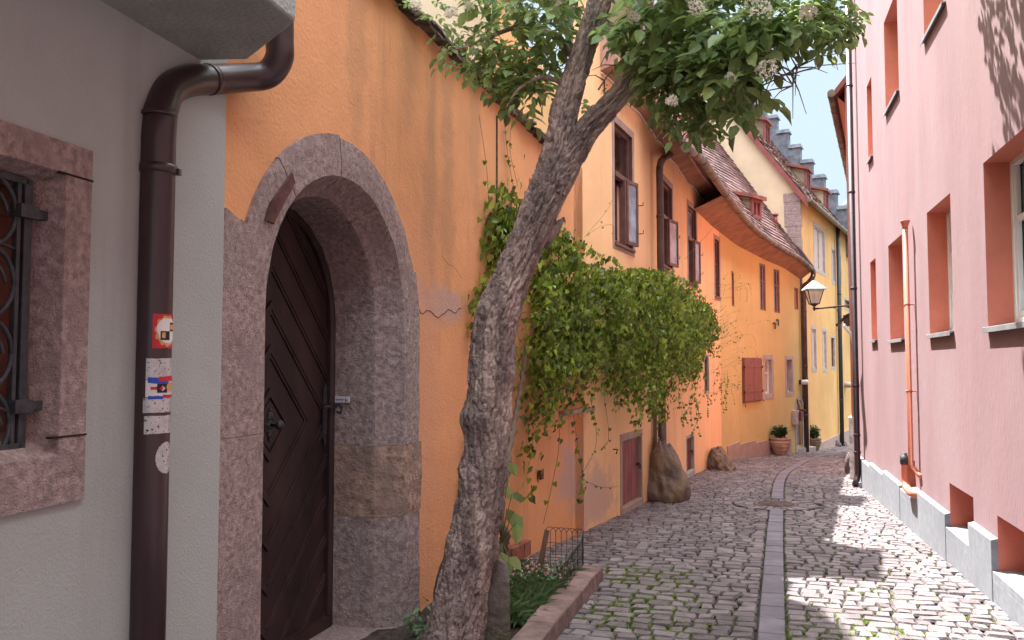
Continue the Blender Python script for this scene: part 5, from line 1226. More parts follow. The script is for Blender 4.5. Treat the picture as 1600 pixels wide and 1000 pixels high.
t2 = [(866, 300, TY-.2, 40), (893, 245, TY-.22, 42), (922, 198, TY-.26, 38), (965, 152, TY-.32, 36), (1000, 108, TY-.38, 34), (1030, 50, TY-.42, 32), (1062, -60, TY-.4, 28), (1110, -220, TY-.3, 20), (1170, -420, TY-.1, 12)]
mb.add(*limb([P(a, b, c) for a, b, c, d in t2], [w2r(d, c)*1.02 for a, b, c, d in t2], nr=110, seed=5, amp=.016), 0, True)
st = [P(845, 380, TY-.10), P(868, 356, TY-.14), P(882, 340, TY-.15)]
mb.tube(st, [.06, .035, .008], 9)
mb.build('trunk', BARK, tree)
# secondary branches and twigs
branches = []
def br(pts, r0, r1, n=8):
    p = smooth_curve([P(*q) for q in pts], n); branches.append((p, [r0+(r1-r0)*i/(len(p)-1) for i in range(len(p))]))
    return p
br([(905, 100, TY-.2), (870, 60, TY-.1), (820, 40, TY), (760, 60, TY+.1), (725, 75, TY+.15)], .03, .006)
br([(895, 140, TY-.2), (850, 120, TY-.2), (810, 140, TY-.2), (790, 170, TY-.2)], .018, .004)
br([(1010, 90, TY-.4), (1080, 80, TY-.7), (1150, 60, TY-.9), (1220, 50, TY-1.1), (1300, 40, TY-1.2)], .028, .006)
br([(1025, 60, TY-.42), (1060, 110, TY-.6), (1080, 160, TY-.7), (1075, 200, TY-.75)], .02, .004)
br([(1100, 70, TY-.75), (1150, 110, TY-.9), (1190, 140, TY-1.0)], .014, .004)
br([(1190, 60, TY-1.0), (1185, 100, TY-1.0), (1215, 115, TY-1.0), (1250, 118, TY-1.0)], .007, .002)
br([(1150, 50, TY-.9), (1180, 85, TY-.95), (1196, 115, TY-.95), (1205, 125, TY-.95)], .006, .002)
br([(1210, 117, TY-1), (1235, 130, TY-1), (1240, 135, TY-1)], .003, .0015); br([(1230, 117, TY-1), (1245, 105, TY-1)], .003, .0015)
br([(960, -60, TY), (900, -100, TY), (830, -110, TY+.2), (740, -60, TY+.3)], .03, .008)
br([(1050, -40, TY-.4), (1150, -80, TY-.7), (1260, -60, TY-1), (1330, -20, TY-1)], .03, .006)
br([(935, 140, TY-.35), (950, 118, TY-.3), (966, 100, TY-.3)], .006, .002)
mb = MB()
for p, r in branches: mb.tube(p, r, 8)
for k in range(70):     # fine twigs
    p, r = random.choice(branches); i = random.randrange(2, len(p)); a = p[i]; d = Vector((random.gauss(0, 1), random.gauss(0, .6), random.gauss(-.1, .7))).normalized(); l = random.uniform(.1, .35)
    mb.tube([a, a+d*l*.5+Vector((0, 0, .02)), a+d*l], [.005, .003, .0015], 5)
mb.build('branch', BARK, tree)
lp, ld, ln, ls = [], [], [], []
def compound(c, d, sz):
    d = d.normalized(); up = Vector((random.gauss(0, .35), random.gauss(0, .35)-.25, 1)).normalized(); sd_ = d.cross(up).normalized(); L_ = sz*1.5
    items = [(1.0, 0, 1.0), (.68, 1, .85), (.68, -1, .85), (.36, 1, .7), (.36, -1, .7)]
    for t, s_, k in items:
        b = c+d*L_*t*.8-up*(t*t*sz*.4); dd = (d*(1 if s_ == 0 else .45)+sd_*s_*.9-up*.25+Vector((random.gauss(0, .12), random.gauss(0, .12), random.gauss(0, .12))))
        lp.append(b); ld.append(dd); ln.append(up+Vector((random.gauss(0, .25), random.gauss(0, .25), 0))); ls.append(sz*k*random.uniform(.8, 1.15))
# clumps: px, py, Y, rx, ry (pixels), depth (m), count, leaf size
CL = [(660, 8, 5.6, 30, 12, .15, 9, .06), (690, 45, 5.55, 28, 25, .15, 26, .065), (728, 75, 5.5, 32, 38, .2, 48, .07), (770, 45, 5.4, 36, 32, .25, 40, .08), (765, 95, 5.4, 30, 26, .2, 34, .075), (808, 80, 5.3, 34, 34, .3, 52, .085), (822, 140, 5.2, 22, 30, .2, 40, .085),
      (800, 130, 5.3, 18, 20, .15, 18, .075), (848, 60, 5.3, 38, 46, .35, 60, .09), (860, 15, 5.2, 60, 30, .4, 70, .09), (848, 115, 5.4, 24, 38, .25, 40, .085), (800, 8, 5.3, 22, 16, .3, 26, .085), (905, 178, 5.3, 14, 26, .1, 18, .06), (895, 205, 5.4, 10, 10, .1, 6, .06),
      (990, 40, 4.9, 50, 34, .3, 60, .09), (1045, 20, 4.6, 55, 30, .35, 80, .095), (1040, 70, 4.7, 45, 42, .3, 95, .085), (1060, 130, 4.6, 40, 40, .25, 120, .065), (1075, 175, 4.5, 32, 34, .2, 105, .055), (1030, 110, 4.6, 26, 36, .2, 55, .065), (1095, 90, 4.4, 42, 42, .3, 90, .085),
      (1100, 195, 4.4, 22, 22, .1, 26, .05), (1130, 40, 4.3, 55, 38, .35, 95, .09), (1140, 100, 4.2, 40, 32, .25, 60, .09), (1160, 130, 4.15, 24, 28, .15, 22, .10), (1175, 35, 4.15, 36, 24, .3, 46, .09), (1168, 80, 4.2, 26, 28, .2, 30, .09),
      (1215, 28, 4.1, 36, 22, .25, 56, .075), (1262, 30, 4.05, 32, 24, .25, 60, .06), (1300, 40, 4.0, 28, 26, .2, 60, .05), (1330, 28, 4.0, 14, 16, .1, 20, .045), (1285, 8, 4.05, 40, 12, .25, 44, .06), (1230, 62, 4.1, 16, 10, .1, 8, .06), (950, 160, 5.1, 10, 30, .05, 12, .03),
      (920, -60, 5.2, 90, 60, .6, 130, .09), (1080, -60, 4.6, 110, 60, .6, 170, .09), (1230, -50, 4.2, 90, 50, .5, 130, .085), (780, -50, 5.4, 80, 50, .5, 90, .09)]
for (px, py, Y, rx, ry, dz, n, sz) in CL:
    for k in range(int(n*(.56 if px < 860 and py > 0 else .72))):
        while True:
            x, y, z = random.uniform(-1, 1), random.uniform(-1, 1), random.uniform(-1, 1)
            if x*x+y*y+z*z < 1: break
        c = P(px+x*rx, py+y*ry, Y+z*dz); d = Vector((x+random.gauss(0, .5), z*.6+random.gauss(-.1, .45), -y*.5-.35+random.gauss(0, .3)))
        compound(c, d, sz*random.uniform(.9, 1.25))
# the higher crown, spreading over the lane above the picture
for k in range(1150):
    while True:
        v = Vector((random.uniform(-1, 1), random.uniform(-1, 1), random.uniform(-1, 1)))
        if .25 < v.length < 1: break
    c = Vector((1.9, 6.1, 6.0))+Vector((v.x*1.9, v.y*1.7, v.z*1.25))
    if noise.noise(c*1.1) < -.12: continue
    compound(c, Vector((v.x, v.y, -.2)), .11)
leaf_mesh('crown', lp, ld, ln, ls, LELD, tree)
# creamy flower heads
def umbel(c, r, d, n=110):
    pos, dr_, nr_, sz = [], [], [], []; mbs = MB(); d = d.normalized(); a = d.orthogonal().normalized(); b = d.cross(a)
    for k in range(n):
        w = random.uniform(0, 6.28); q = r*math.sqrt(random.random()); 
        p = c+(a*math.cos(w)+b*math.sin(w))*q+d*(.25*r-.4*q*q/r+random.gauss(0, .008))
        for j in range(4):
            t = random.uniform(0, 6.28); pos.append(p); dr_.append(a*math.cos(t)+b*math.sin(t)+d*.4); nr_.append(d); sz.append(random.uniform(.007, .011))
        if k % 9 == 0: mbs.tube([c-d*r*.5, p], .0012, 4)
    leaf_mesh('flower_head', pos, dr_, nr_, sz, PETAL, tree, extra=mbs)
for px, py, Y, r in ((1186, 12, 4.0, .075), (1090, 12, 4.2, .055), (1198, 108, 4.1, .060), (1262, 18, 3.95, .042), (704, 20, 5.4, .045), (733, 10, 5.4, .035), (650, 8, 5.5, .04), (990, 25, 4.5, .035), (1142, 122, 4.2, .03), (1050, 158, 4.35, .03)):
    umbel(P(px, py, Y-.22), r*.95, Vector((random.gauss(0, .3), -.8, .35)))
# ================= climbing vine =================
vb_ = HP.f(.6, .15, 0)
vine = empty('climbing_vine', (vb_.x, vb_.y, gz(vb_.y)), 'thick green vine bulging from the orange wall and hanging over the lane', 'climbing plant')
vp, vd, vn, vz = [], [], [], []
def vleaf(p, sz, out, down=.9):
    vp.append(p); vd.append(Vector((random.gauss(0, .4), random.gauss(0, .4), -down+random.gauss(0, .35)))); vn.append(out+Vector((random.gauss(0, .45), random.gauss(0, .45), random.gauss(.3, .45)))); vz.append(sz*random.uniform(.7, 1.2))
# main mass: profile along the wall: s -> (top z, bottom z, bulge)
prof = [(860, 366, 600, .25), (885, 370, 612, .35), (920, 385, 575, .5), (955, 402, 560, .62), (985, 404, 610, .72), (1020, 408, 655, .78), (1045, 418, 640, .76), (1062, 436, 590, .68), (1085, 458, 575, .52), (1102, 474, 560, .40), (1114, 495, 545, .22)]
VP_ = []
for px, yt, yb, bu in prof:
    # the outline is carried by the outer face of the bulge
    best = None
    for k in range(400):
        s_ = k*.025; q = HP.f(s_, bu*.7, 0); r = q-cam.location; d_ = abs(800+FPX*q.x/(q.y*cP+.0)-px)
        if best is None or d_ < best[0]: best = (d_, s_, q.y)
    VP_.append((best[1], P(px, yt, best[2]).z, P(px, yb, best[2]).z, bu))
def vprof(s_):
    for a, b in zip(VP_, VP_[1:]):
        if s_ <= b[0]: t = max(0, (s_-a[0])/max(1e-6, b[0]-a[0])); return [a[i]+(b[i]-a[i])*t for i in (1, 2, 3)]
    return VP_[-1][1:]
s0_, s1_ = VP_[0][0], VP_[-1][0]
for k in range(400):
    s_ = random.uniform(s0_-.1, s1_+.05); zt_, zb_, bu = vprof(s_); H_ = zt_-zb_
    lev = random.random()**1.3; z0 = zt_-H_*lev*.75-.02+.42*noise.noise(Vector((s_*1.25, 4, 1)))-.05; out = bu*random.uniform(.45, 1.12)*(1-.35*lev)*(.62+1.0*max(0, .35+noise.noise(Vector((s_*1.7, lev*2, 3)))))
    fall = H_*random.uniform(.25, .62); zend = max(zb_-.22*random.random()-.55*noise.noise(Vector((s_*2.2, 0, 9))), z0-fall); ds = random.gauss(.25, .35)
    pts_ = [HP.f(max(.02, s_-.1), .04, z0-.12), HP.f(max(.02, s_), out*.45, z0+.03), HP.f(max(.02, s_+ds*.5), out*.9, z0-.06), HP.f(max(.02, s_+ds*.8), out, (z0+zend)/2-.02), HP.f(max(.02, s_+ds), out*.96, zend)]
    c_ = smooth_curve(pts_, 7); n_ = HP.n(s_).to_3d(); L_ = sum((b-a).length for a, b in zip(c_, c_[1:])); m_ = int(L_/.030)
    big = random.uniform(.85, 1.15)
    for j in range(m_):
        u = random.random()*(len(c_)-1.01); i = int(u); p = c_[i].lerp(c_[i+1], u-i)+Vector((random.gauss(0, .028), random.gauss(0, .028), random.gauss(0, .02)))
        vleaf(p, .070*big*(1.1-.35*u/len(c_)), n_+Vector((0, -.25, .45)), 1.0)
for k in range(1700):
    s_ = random.uniform(s0_-.1, s1_); zt_, zb_, bu = vprof(s_); w = random.random(); vleaf(HP.f(s_, random.uniform(.05, bu*.55), zt_-.08+(zb_-zt_)*w*.92), random.uniform(.055, .08), HP.n(s_).to_3d())
# near strands on the wall beside and behind the trunk
def patch(F, px0, py0, rx, ry, n, sz, d0, d1):
    for k in range(n):
        x, y = random.gauss(0, .5), random.gauss(0, .5); q = F.at(px0+x*rx, py0+y*ry); s_ = q[0]
        if F is NW and s_ > S0: s_ = S0-.01
        vleaf(F.f(s_, random.uniform(d0, d1), q[1]), sz, F.n(s_).to_3d())
for a in ((NW, 768, 345, 18, 44, 150, .075, .02, .16), (HP, 782, 350, 18, 60, 150, .075, .02, .2), (HP, 790, 345, 22, 40, 120, .068, .02, .2), (HP, 795, 400, 22, 36, 110, .066, .03, .2), (NW, 765, 395, 16, 40, 90, .07, .02, .12), (NW, 752, 455, 16, 26, 60, .068, .02, .1), (NW, 735, 470, 14, 22, 22, .065, .03, .08), (NW, 733, 515, 12, 18, 12, .062, .03, .08), (HP, 830, 470, 30, 60, 330, .062, .03, .35),
          (HP, 825, 560, 30, 50, 330, .062, .03, .35), (HP, 845, 540, 30, 60, 260, .065, .05, .4), (HP, 850, 600, 36, 40, 300, .06, .03, .35), (HP, 822, 640, 24, 36, 150, .06, .03, .3), (HP, 880, 560, 26, 36, 220, .058, .05, .35), (HP, 812, 700, 10, 30, 34, .07, .05, .2), (HP, 805, 770, 8, 20, 9, .09, .1, .2), (HP, 862, 420, 20, 40, 130, .06, .05, .3), (NW, 722, 700, 6, 20, 8, .06, .03, .06), (NW, 716, 755, 6, 16, 9, .06, .03, .06)): patch(*a)
vs_mb = MB()
def strand(pts, F, n, sz, d=.06, r=.0025):
    p3 = []
    for px, py, dd in pts:
        q = F.at(px, py); s_ = q[0]; k = F.f(s_, dd, 0); z = P(px, py, k.y).z; p3.append(Vector((k.x, k.y, z)))
    c = smooth_curve(p3, 8); vs_mb.tube(c, r, 5)
    for k in range(n):
        i = random.randrange(2, len(c)); vleaf(c[i]+Vector((random.gauss(0, .015), random.gauss(0, .01), 0)), sz, Vector((.4, -.9, .2)))
strand([(845, 640, .2), (852, 700, .15), (848, 760, .1), (842, 818, .05)], HP, 9, .055)
strand([(860, 640, .25), (875, 690, .2), (890, 740, .15), (893, 780, .1)], HP, 16, .06)
strand([(890, 625, .25), (905, 660, .2), (915, 700, .12), (900, 735, .1)], HP, 10, .05)
strand([(905, 620, .3), (925, 660, .2), (938, 690, .1), (930, 700, .08)], HP, 8, .04)
strand([(893, 745, .1), (915, 755, .06), (940, 762, .04), (962, 760, .03)], HP, 5, .03)
strand([(745, 450, .05), (733, 520, .05), (727, 600, .05), (722, 700, .05), (716, 780, .05)], NW, 12, .055)
strand([(745, 180, .02), (755, 260, .03), (757, 320, .04)], NW, 3, .04, r=.002); strand([(785, 190, .02), (790, 250, .03), (800, 310, .04)], HP, 6, .04, r=.002); strand([(795, 200, .02), (790, 240, .05), (803, 290, .04)], HP, 5, .035, r=.002)
strand([(905, 365, .1), (925, 340, .12), (940, 320, .12), (944, 312, .1)], HP, 4, .03, r=.002); strand([(900, 370, .1), (925, 355, .1), (945, 352, .1), (946, 372, .1)], HP, 4, .03, r=.002)
strand([(1020, 405, .5), (1045, 372, .6), (1062, 350, .7), (1068, 362, .7)], HP, 2, .02, r=.0025)
for k in range(46):
    px = random.uniform(1040, 1125); py = random.uniform(440, 620); dx = random.uniform(15, 70); dy = random.uniform(-25, 20); dd = .75*random.uniform(.6, 1)
    strand([(px, py, dd), (px+dx*.5, py+dy*.3-8, dd+.1), (px+dx*.7, py+dy, dd+.05)], HP, random.randint(1, 4), .028, r=.0018)
for k in range(26):
    px = random.uniform(930, 1095); py = random.uniform(560, 600)+ (30 if 1000 < px < 1060 else 0); ln_ = random.uniform(20, 62)
    strand([(px, py, .6), (px+random.gauss(0, 4), py+ln_*.5, .58), (px+random.gauss(0, 7), py+ln_, .56)], HP, int(ln_/4), .042, r=.002)
for k in range(40):
    s_ = random.uniform(s0_, s1_); zt_, zb_, bu = vprof(s_); p0 = HP.f(s_, bu*.9, zt_+(zb_-zt_)*random.uniform(.15, .6)); 
    vs_mb.tube(smooth_curve([p0, p0+Vector((.15, -.05, -.05)), p0+Vector((.35, .1, -.05)), p0+Vector((.5, .25, .06))], 4), .002, 4)
leaf_mesh('foliage', vp, vd, vn, vz, LVINE, vine, tmpl=HT)
vs_mb.build('tendril', STEM, vine)
mb = MB()
def vstem(pts, r0, r1):
    p = smooth_curve([P(*q) for q in pts], 8); mb.tube([v+Vector((random.gauss(0, .006), random.gauss(0, .006), 0)) for v in p], [r0+(r1-r0)*i/(len(p)-1) for i in range(len(p))], 10)
vstem([(770, 940, 5.9), (778, 880, 5.9), (790, 838, 5.9), (776, 810, 6.1), (785, 770, 6.3), (796, 700, 6.8), (806, 650, 7.4), (815, 600, 7.7), (822, 540, 7.9)], .042, .02)
#vstem([(788, 925, 5.9), (782, 870, 5.95), (770, 830, 6.0), (782, 790, 6.2), (800, 740, 6.5), (820, 660, 7.0), (870, 600, 7.6), (940, 560, 9)], .03, .02)
#vstem([(815, 640, 6.9), (800, 560, 7.0), (790, 470, 7.2), (785, 380, 7.3), (778, 300, 7.35)], .022, .008)
for k in range(30):
    s_ = random.uniform(.3, 4.5); zt_, zb_, bu = vprof(max(s0_, s_)); mb.tube(smooth_curve([HP.f(s_, .06, zb_+random.uniform(-.1, .3)), HP.f(s_+.3, .12, (zt_+zb_)/2), HP.f(s_+.8, bu*.6, zt_-.1)], 5), [.008]*11, 6) if False else None
mb.build('woody_stem', TWIG, vine)
# ================= flower bed by the wall =================
k0, k1 = Vector((.0, 4.43)), Vector((.80, 7.25)); ek = (k1-k0).normalized(); nk = Vector((ek.y, -ek.x))
KF = Fr([k0, k1])
kb = MB(); s_ = 0; L_ = KF.S[-1]
while s_ < L_-.01:
    l = min(random.uniform(.38, .62), L_-s_); y_ = KF.f(s_, 0, 0).y; h_ = .115+random.uniform(-.006, .006)
    if L_-s_-l < .15: l = L_-s_
    d1 = -.20+random.uniform(-.008, .008); a_, b_ = s_+.004, s_+l-.004
    kb.hexa([KF.f(a_, d1, gz(y_)-.1), KF.f(b_, d1, gz(y_)-.1), KF.f(b_, -.0, gz(y_)-.1), KF.f(a_, -.0, gz(y_)-.1), KF.f(a_, d1, gz(y_)+h_), KF.f(b_, d1, gz(y_)+h_-.01), KF.f(b_, -.012, gz(y_)+h_-.008), KF.f(a_, -.015, gz(y_)+h_)]); s_ += l
ko = kb.build('bed_kerb', KERB, None, (.4, 5.9, gz(6)), bevel=.014, seg=3)
tag(ko, 'low reddish stone kerb edging the narrow flower bed along the lane', 'kerb')
mb = MB(); ny, nx_ = 40, 14; vs = []; fs = []
for j in range(ny+1):
    y = 4.3+(7.18-4.3)*j/ny; xl = left_x(y)-.1; xr = .0+(y-4.43)*.2837-.12
    for i in range(nx_+1):
        x = xl+(xr-xl)*i/nx_; vs.append((x, y, gz(y)+.055+.03*noise.noise(Vector((x*6, y*6, 0)))+.012*noise.noise(Vector((x*25, y*25, 3)))-(.07 if j == ny else 0)))
for j in range(ny):
    for i in range(nx_): a = j*(nx_+1)+i; fs.append((a, a+1, a+nx_+2, a+nx_+1))
mb.add(vs, fs, 0, True); tag(mb.build('bed_soil', SOIL), kind='structure')
# brick edging against the wall
mb = MB()
for k in range(8):
    s_ = 11.1+k*.13 if k < 6 else None
be = MB()
for k in range(9):
    s_ = .0+k*.16-.75; F, ss_ = (NW, S0+s_) if s_ < 0 else (HP, s_)
    p = F.f(ss_, .06, 0); be.box(p+Vector((0, 0, gz(p.y)+.10+random.uniform(-.01, .02))), F.e(ss_).to_3d()*.072, F.n(ss_).to_3d()*(.045+random.uniform(-.01, .01)), U3*.07)
eo = be.build('brick_edging', mat('old_brick', (.32, .12, .08), .9, .25, 9, .5, 50, island=.25), None, (-.2, 7.1, gz(7)), bevel=.006); tag(eo, 'row of weathered bricks laid against the foot of the orange wall behind the bed', 'brick edging')
# stone post right of the trunk
p0 = P(771, 1000, 5.35); mb = MB(); c = Vector((p0.x+.01, 5.35, 0)); hw = .095
q4 = lambda z, k, jx=0: [Vector((c.x+jx+sx*hw*k, c.y+sy*hw*k, z)) for sx, sy in ((-1, -1), (1, -1), (1, 1), (-1, 1))]
zt_ = P(770, 872, 5.3).z; mb.hexa(q4(-.4, 1.05)+q4(zt_-.14, .98)); mb.hexa(q4(zt_-.14, .98)+[Vector((c.x-.03, c.y-.05, zt_+.04)), Vector((c.x+.075, c.y-.06, zt_-.03)), Vector((c.x+.07, c.y+.06, zt_-.05)), Vector((c.x-.05, c.y+.06, zt_+.02))])
po = mb.build('stone_post', mat('mossy_stone', (.17, .13, .115), .95, .25, 6, .7, 50, col2=(.10, .10, .045), c2s=3, c2t=.52, bump2=.6, b2scale=12), None, (c.x, c.y, gz(5.35)), bevel=.02, seg=3, merge=True); tag(po, 'rough mossy square stone post standing right behind the tree trunk', 'stone post')
# dark stone behind the trunk at the wall
vs, fs = blob(Vector((*P(706, 900, 5.75).xy, -.05)), (.12, .10, .36), 4, .15, 4); po = MB().add(vs, fs, 0, True).build('wall_stone', ROCKD, None, (*P(706, 900, 5.75).xy, gz(5.7))); tag(po, 'dark rounded stone leaning on the wall, half hidden by the left side of the trunk', 'stone')
# wooden stake
a_, b_ = P(842, 893, 7.0), P(855, 828, 7.05); mb = MB(); d_ = (b_-a_); mb.tube([a_-d_*.3, a_, b_], [.024, .024, .022], 12)
so_ = mb.build('wooden_stake', mat('weathered_stake', (.13, .08, .055), .9, .3, 8, .5, 40, zs=.3), None, a_, bevel=0); tag(so_, 'short leaning wooden stake in the flower bed before the wire fence', 'stake')
# little hooped wire fence
fe = empty('wire_fence', (.55, 7.2, gz(7.2)), 'low green wire hoop fence around the far end of the flower bed', 'garden fence')
def fence_run(a, b, n, nm, h=.36):
    mb = MB(); a = Vector(a); b = Vector(b); z0 = gz(a.y)+.03
    for k in range(n):
        p = a.lerp(b, k/n); q = a.lerp(b, (k+2)/n) if k < n-1 else b; c = (p+q)/2; r = (q-p).length/2; d = (q-p).normalized()
        arc = [Vector((*p, z0)), Vector((*p, z0+h-r))]+[Vector((*(c-d*r*math.cos(t)), z0+h-r+r*math.sin(t))) for t in np.linspace(.2, math.pi-.2, 9)]+[Vector((*q, z0+h-r)), Vector((*q, z0))]
        mb.tube(arc, .0028, 5)
    for z in (.09, .22): mb.tube([Vector((*a, z0+z)), Vector((*b, z0+z))], .0026, 5)
    return mb.build(nm, WIRE, fe)
fence_run((.30, 7.62), (.64, 7.50), 7, 'fence_panel'); fence_run((.64, 7.50), (.60, 7.18), 6, 'fence_panel'); fence_run((.60, 7.18), (.40, 6.35), 13, 'fence_panel', .33)
# herbs in the bed: long narrow leaves in a mat, small flowers
hp_, hd_, hn_, hs_ = [], [], [], []
for k in range(2600):
    y = random.uniform(5.6, 7.2); xl = left_x(y)+.12; xr = (y-4.43)*.2837-.24; x = random.uniform(max(xl, -.05 if y < 6.6 else xl), xr)
    if noise.noise(Vector((x*3, y*3, 2))) < -.25: continue
    hp_.append((x, y, gz(y)+.06)); hd_.append((random.gauss(0, .7), random.gauss(-.1, .7), random.uniform(.3, 1.1))); hn_.append((0, 0, 1)); hs_.append(random.uniform(.08, .19))
tag(leaf_mesh('bed_herbs', hp_, hd_, hn_, hs_, LBED, tmpl=LT*np.array([.16, 1, 1.6])), kind='stuff')
hp_, hd_, hn_, hs_ = [], [], [], []
for k in range(900):
    y = random.uniform(6.3, 7.2); xr = (y-4.43)*.2837-.22; x = random.uniform(xr-.5, xr); z = gz(y)+random.uniform(.07, .2)
    hp_.append((x, y, z)); hd_.append(rnd_unit(1)[0]); hn_.append((0, 0, 1)); hs_.append(random.uniform(.02, .045))
tag(leaf_mesh('bed_ground_cover', hp_, hd_, hn_, hs_, LDRK), kind='stuff')
hp_, hd_, hn_, hs_ = [], [], [], []
for k in range(80):
    y = random.uniform(6.5, 7.15); xr = (y-4.43)*.2837-.22; x = random.uniform(xr-.42, xr); z = gz(y)+random.uniform(.12, .22)
    for j in range(5): t = j*1.26; hp_.append((x, y, z)); hd_.append((math.cos(t), math.sin(t)*.4, math.sin(t)*.7)); hn_.append((0, -1, .4)); hs_.append(.013)
tag(leaf_mesh('bed_flowers', hp_, hd_, hn_, hs_, PETR), kind='stuff')
# broad leaved young shoots near the trunk
sh = empty('elder_sapling', P(795, 905, 5.75), 'young broad leaved shoot in the bed between the trunk and the brick edging', 'plant')
sp_, sd__, sn_, ss2 = [], [], [], []; smb = MB()
for (px, py, Y, dx, dz, sz) in ((792, 795, 5.8, .5, -1, .13), (803, 800, 5.75, .25, -1, .16), (806, 818, 5.7, .1, -1, .14), (770, 858, 5.6, -.5, -.3, .11), (783, 862, 5.6, .2, -.9, .13), (795, 870, 5.6, .8, -.7, .12), (775, 875, 5.6, .1, -1, .11), (788, 878, 5.55, .5, -.8, .10), (785, 735, 6.0, .2, -1, .13), (795, 722, 6.0, .5, -.8, .12), (790, 760, 6.0, .4, -.8, .11), (800, 770, 6.0, .7, -.5, .10)):
    p = P(px, py, Y); sp_.append(p); sd__.append((dx, -.2, dz)); sn_.append((.3, -1, .5)); ss2.append(sz); smb.tube(smooth_curve([P(788, 905, 5.8), P(784, 850, 5.85), p], 4), .003, 5)
leaf_mesh('foliage', sp_, sd__, sn_, ss2, LELD, sh, extra=smb)
sh = empty('wall_weed', P(660, 990, 5.45), 'small dark leafed weed at the foot of the doorway, left of the trunk', 'plant')
sp_, sd__, sn_, ss2 = [], [], [], []
c = P(662, 985, 5.35)
for k in range(60):
    v = Vector((random.gauss(0, .05), random.gauss(0, .04), random.gauss(0, .07))); sp_.append(c+v); sd__.append((v.x*8+random.gauss(0, .3), -.5, random.gauss(.1, .4))); sn_.append((0, -.5, 1)); ss2.append(random.uniform(.04, .075))
leaf_mesh('foliage', sp_, sd__, sn_, ss2, LDRK, sh)
# ================= guard rocks along the house fronts =================
def rock(nm, px0, px1, ytop, ybase, label, m, seed, dep=.35, lean=0):
    b = G((px0+px1)/2, ybase); w = (px1-px0)/FPX*b.y; top = P((px0+px1)/2, ytop, b.y).z; h = top-b.z
    vs, fs = blob((0, 0, 0), (1, 1, 1), seed, .34, 5, sc=1.5)
    out = []
    for v in vs:
        z = v.z; zz = (z+.35)/1.35; k = 1 if z < 0 else (1-.35*max(0, z)**1.5)
        out.append(Vector((b.x+v.x*w*.54*k-lean*max(0, zz)*w, b.y+dep*.5+v.y*dep*k, b.z-.1+max(-.1, zz)*(h+.1))))
    o = MB().add(out, fs, 0, True).build(nm, m, None, (b.x, b.y, b.z)); return tag(o, label, 'rock', 'guard rocks along the house fronts')
rock('guard_rock', 1014, 1080, 690, 783, 'tall tapering boulder beside the brown drainpipe of the orange house', ROCK, 2, .45, .14)
rock('guard_rock', 1114, 1152, 700, 734, 'dark pointed rock at the corner where the yellow front begins', ROCK, 5, .4, .22)
rock('guard_rock', 1292, 1314, 682, 698, 'dark boulder at the foot of the far black drainpipe, left of a smaller one', ROCKD, 7, .4)
rock('guard_rock', 1310, 1325, 686, 697, 'small dark boulder lying at the right end of the lane, right of a bigger one', ROCKD, 9, .4)
rock('guard_rock', 1229, 1243, 681, 705, 'worn reddish stone block standing between the first flower pot and the arched door', ROCK, 11, .3)
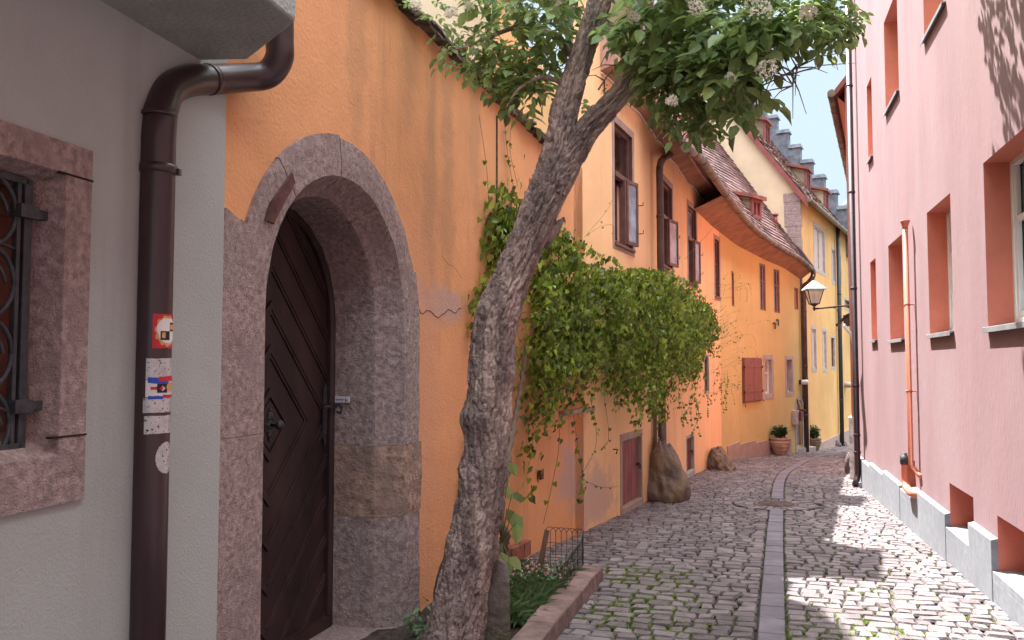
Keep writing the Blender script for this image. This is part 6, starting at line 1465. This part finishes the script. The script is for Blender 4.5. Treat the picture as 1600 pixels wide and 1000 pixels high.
# ================= flower pots =================
def pot(nm, px, ybase, ytop, wpx, m, label, blabel, bush_top, col):
    b = G(px, ybase); h = (ybase-ytop)/FPX*b.y; r = wpx/2/FPX*b.y
    rt = empty(nm, b, label, 'potted plant', 'flower pots before the yellow houses')
    mb = MB(); pf = [(.55, 0), (.60, .03), (.62, .10), (.82, .35), (.96, .60), (.98, .70), (.93, .82), (.90, .86), (1.0, .90), (1.02, .97), (.98, 1.0), (.88, .99), (.84, .93), (.82, .9)]
    mb.lathe(b, [(r*a, h*z) for a, z in pf], 32)
    for k in range(26):
        t = 2*math.pi*k/26; mb.lathe(b+Vector((math.cos(t)*r*.95, math.sin(t)*r*.95, h*.74)), [(.001, -.03), (.03, 0), (.001, .03)], 6)
    for z_ in (.30, .52): mb.tube([b+Vector((math.cos(t)*r*(.79 if z_ < .4 else .93), math.sin(t)*r*(.79 if z_ < .4 else .93), h*z_)) for t in np.linspace(0, 6.283, 25)[:-1]], .011, 6, closed=True)
    mb.build('pot', m, rt)
    P_, D_, N_, S_ = [], [], [], []; H = (ytop-bush_top)/FPX*b.y
    sm = MB()
    for k in range(60):
        t = random.uniform(0, 6.28); q = random.random()**.6; tip = b+Vector((math.cos(t)*r*.95*q, math.sin(t)*r*.95*q, h+H*random.uniform(.4, 1.05)*(1-.35*q))); base = b+Vector((0, 0, h*.9)); sm.tube([base, base.lerp(tip, .5)+Vector((0, 0, .03)), tip], .004, 4)
        for j in range(16):
            u = random.uniform(.35, 1.05); p = base.lerp(tip, u); P_.append(p); D_.append(rnd_unit(1)[0]+np.array([0, 0, .5])); N_.append((0, 0, 1)); S_.append(random.uniform(.05, .085))
    leaf_mesh('foliage', P_, D_, N_, S_, LDRK, rt, extra=sm)
pot('potted_shrub', 1219, 711, 684, 31, TERRA, 'round pale terracotta pot with a bushy green shrub, nearer the shuttered window', '', 662, 0)
pot('potted_shrub', 1272, 704, 685, 22, OLIVE, 'smaller olive brown pot with a dark shrub, right of the arched door', '', 664, 0)
b = G(1254, 706); mb = MB(); mb.box(b+Vector((0, .15, .05)), Vector((.38, .28, 0)), Vector((-.13, .18, 0)), Vector((0, 0, .09))); tag(mb.build('door_step', STSUR, None, b, bevel=.02), 'low grey stone step in front of the far arched door', 'step')
b = G(1280, 700)+Vector((.1, .5, 0)); mb = MB(); mb.box(b+Vector((-.15, .3, .55)), Vector((.20, .12, 0)), Vector((-.1, .16, 0)), Vector((0, 0, .55))); tag(mb.build('stone_block', STSUR, None, b, bevel=.03), 'pale square stone block behind the olive brown pot', 'stone block')
b = G(1295, 698); mb = MB(); mb.lathe(b, [(.10, 0), (.11, .1), (.08, .16), (.08, .75), (.12, .82), (.13, .95), (.07, 1.05), (.02, 1.12)], 16); mb.box(b+Vector((.0, -.02, .78)), Vector((.17, .05, 0)), Vector((-.01, .03, 0)), Vector((0, 0, .03))); tag(mb.build('water_pump', STSUR, None, b), 'slim grey stone pump post against the ochre wall, left of the boulders', 'pump')
b = G(1332, 741)+Vector((.02, .2, 0)); vs, fs = blob(b+Vector((0, 0, .13)), (.08, .12, .28), 21, .2, 3); tag(MB().add(vs, fs, 0, True).build('guard_rock', ROCKD, None, b), 'narrow dark stone at the foot of the crumbling white corner', 'rock', 'guard rocks along the house fronts')
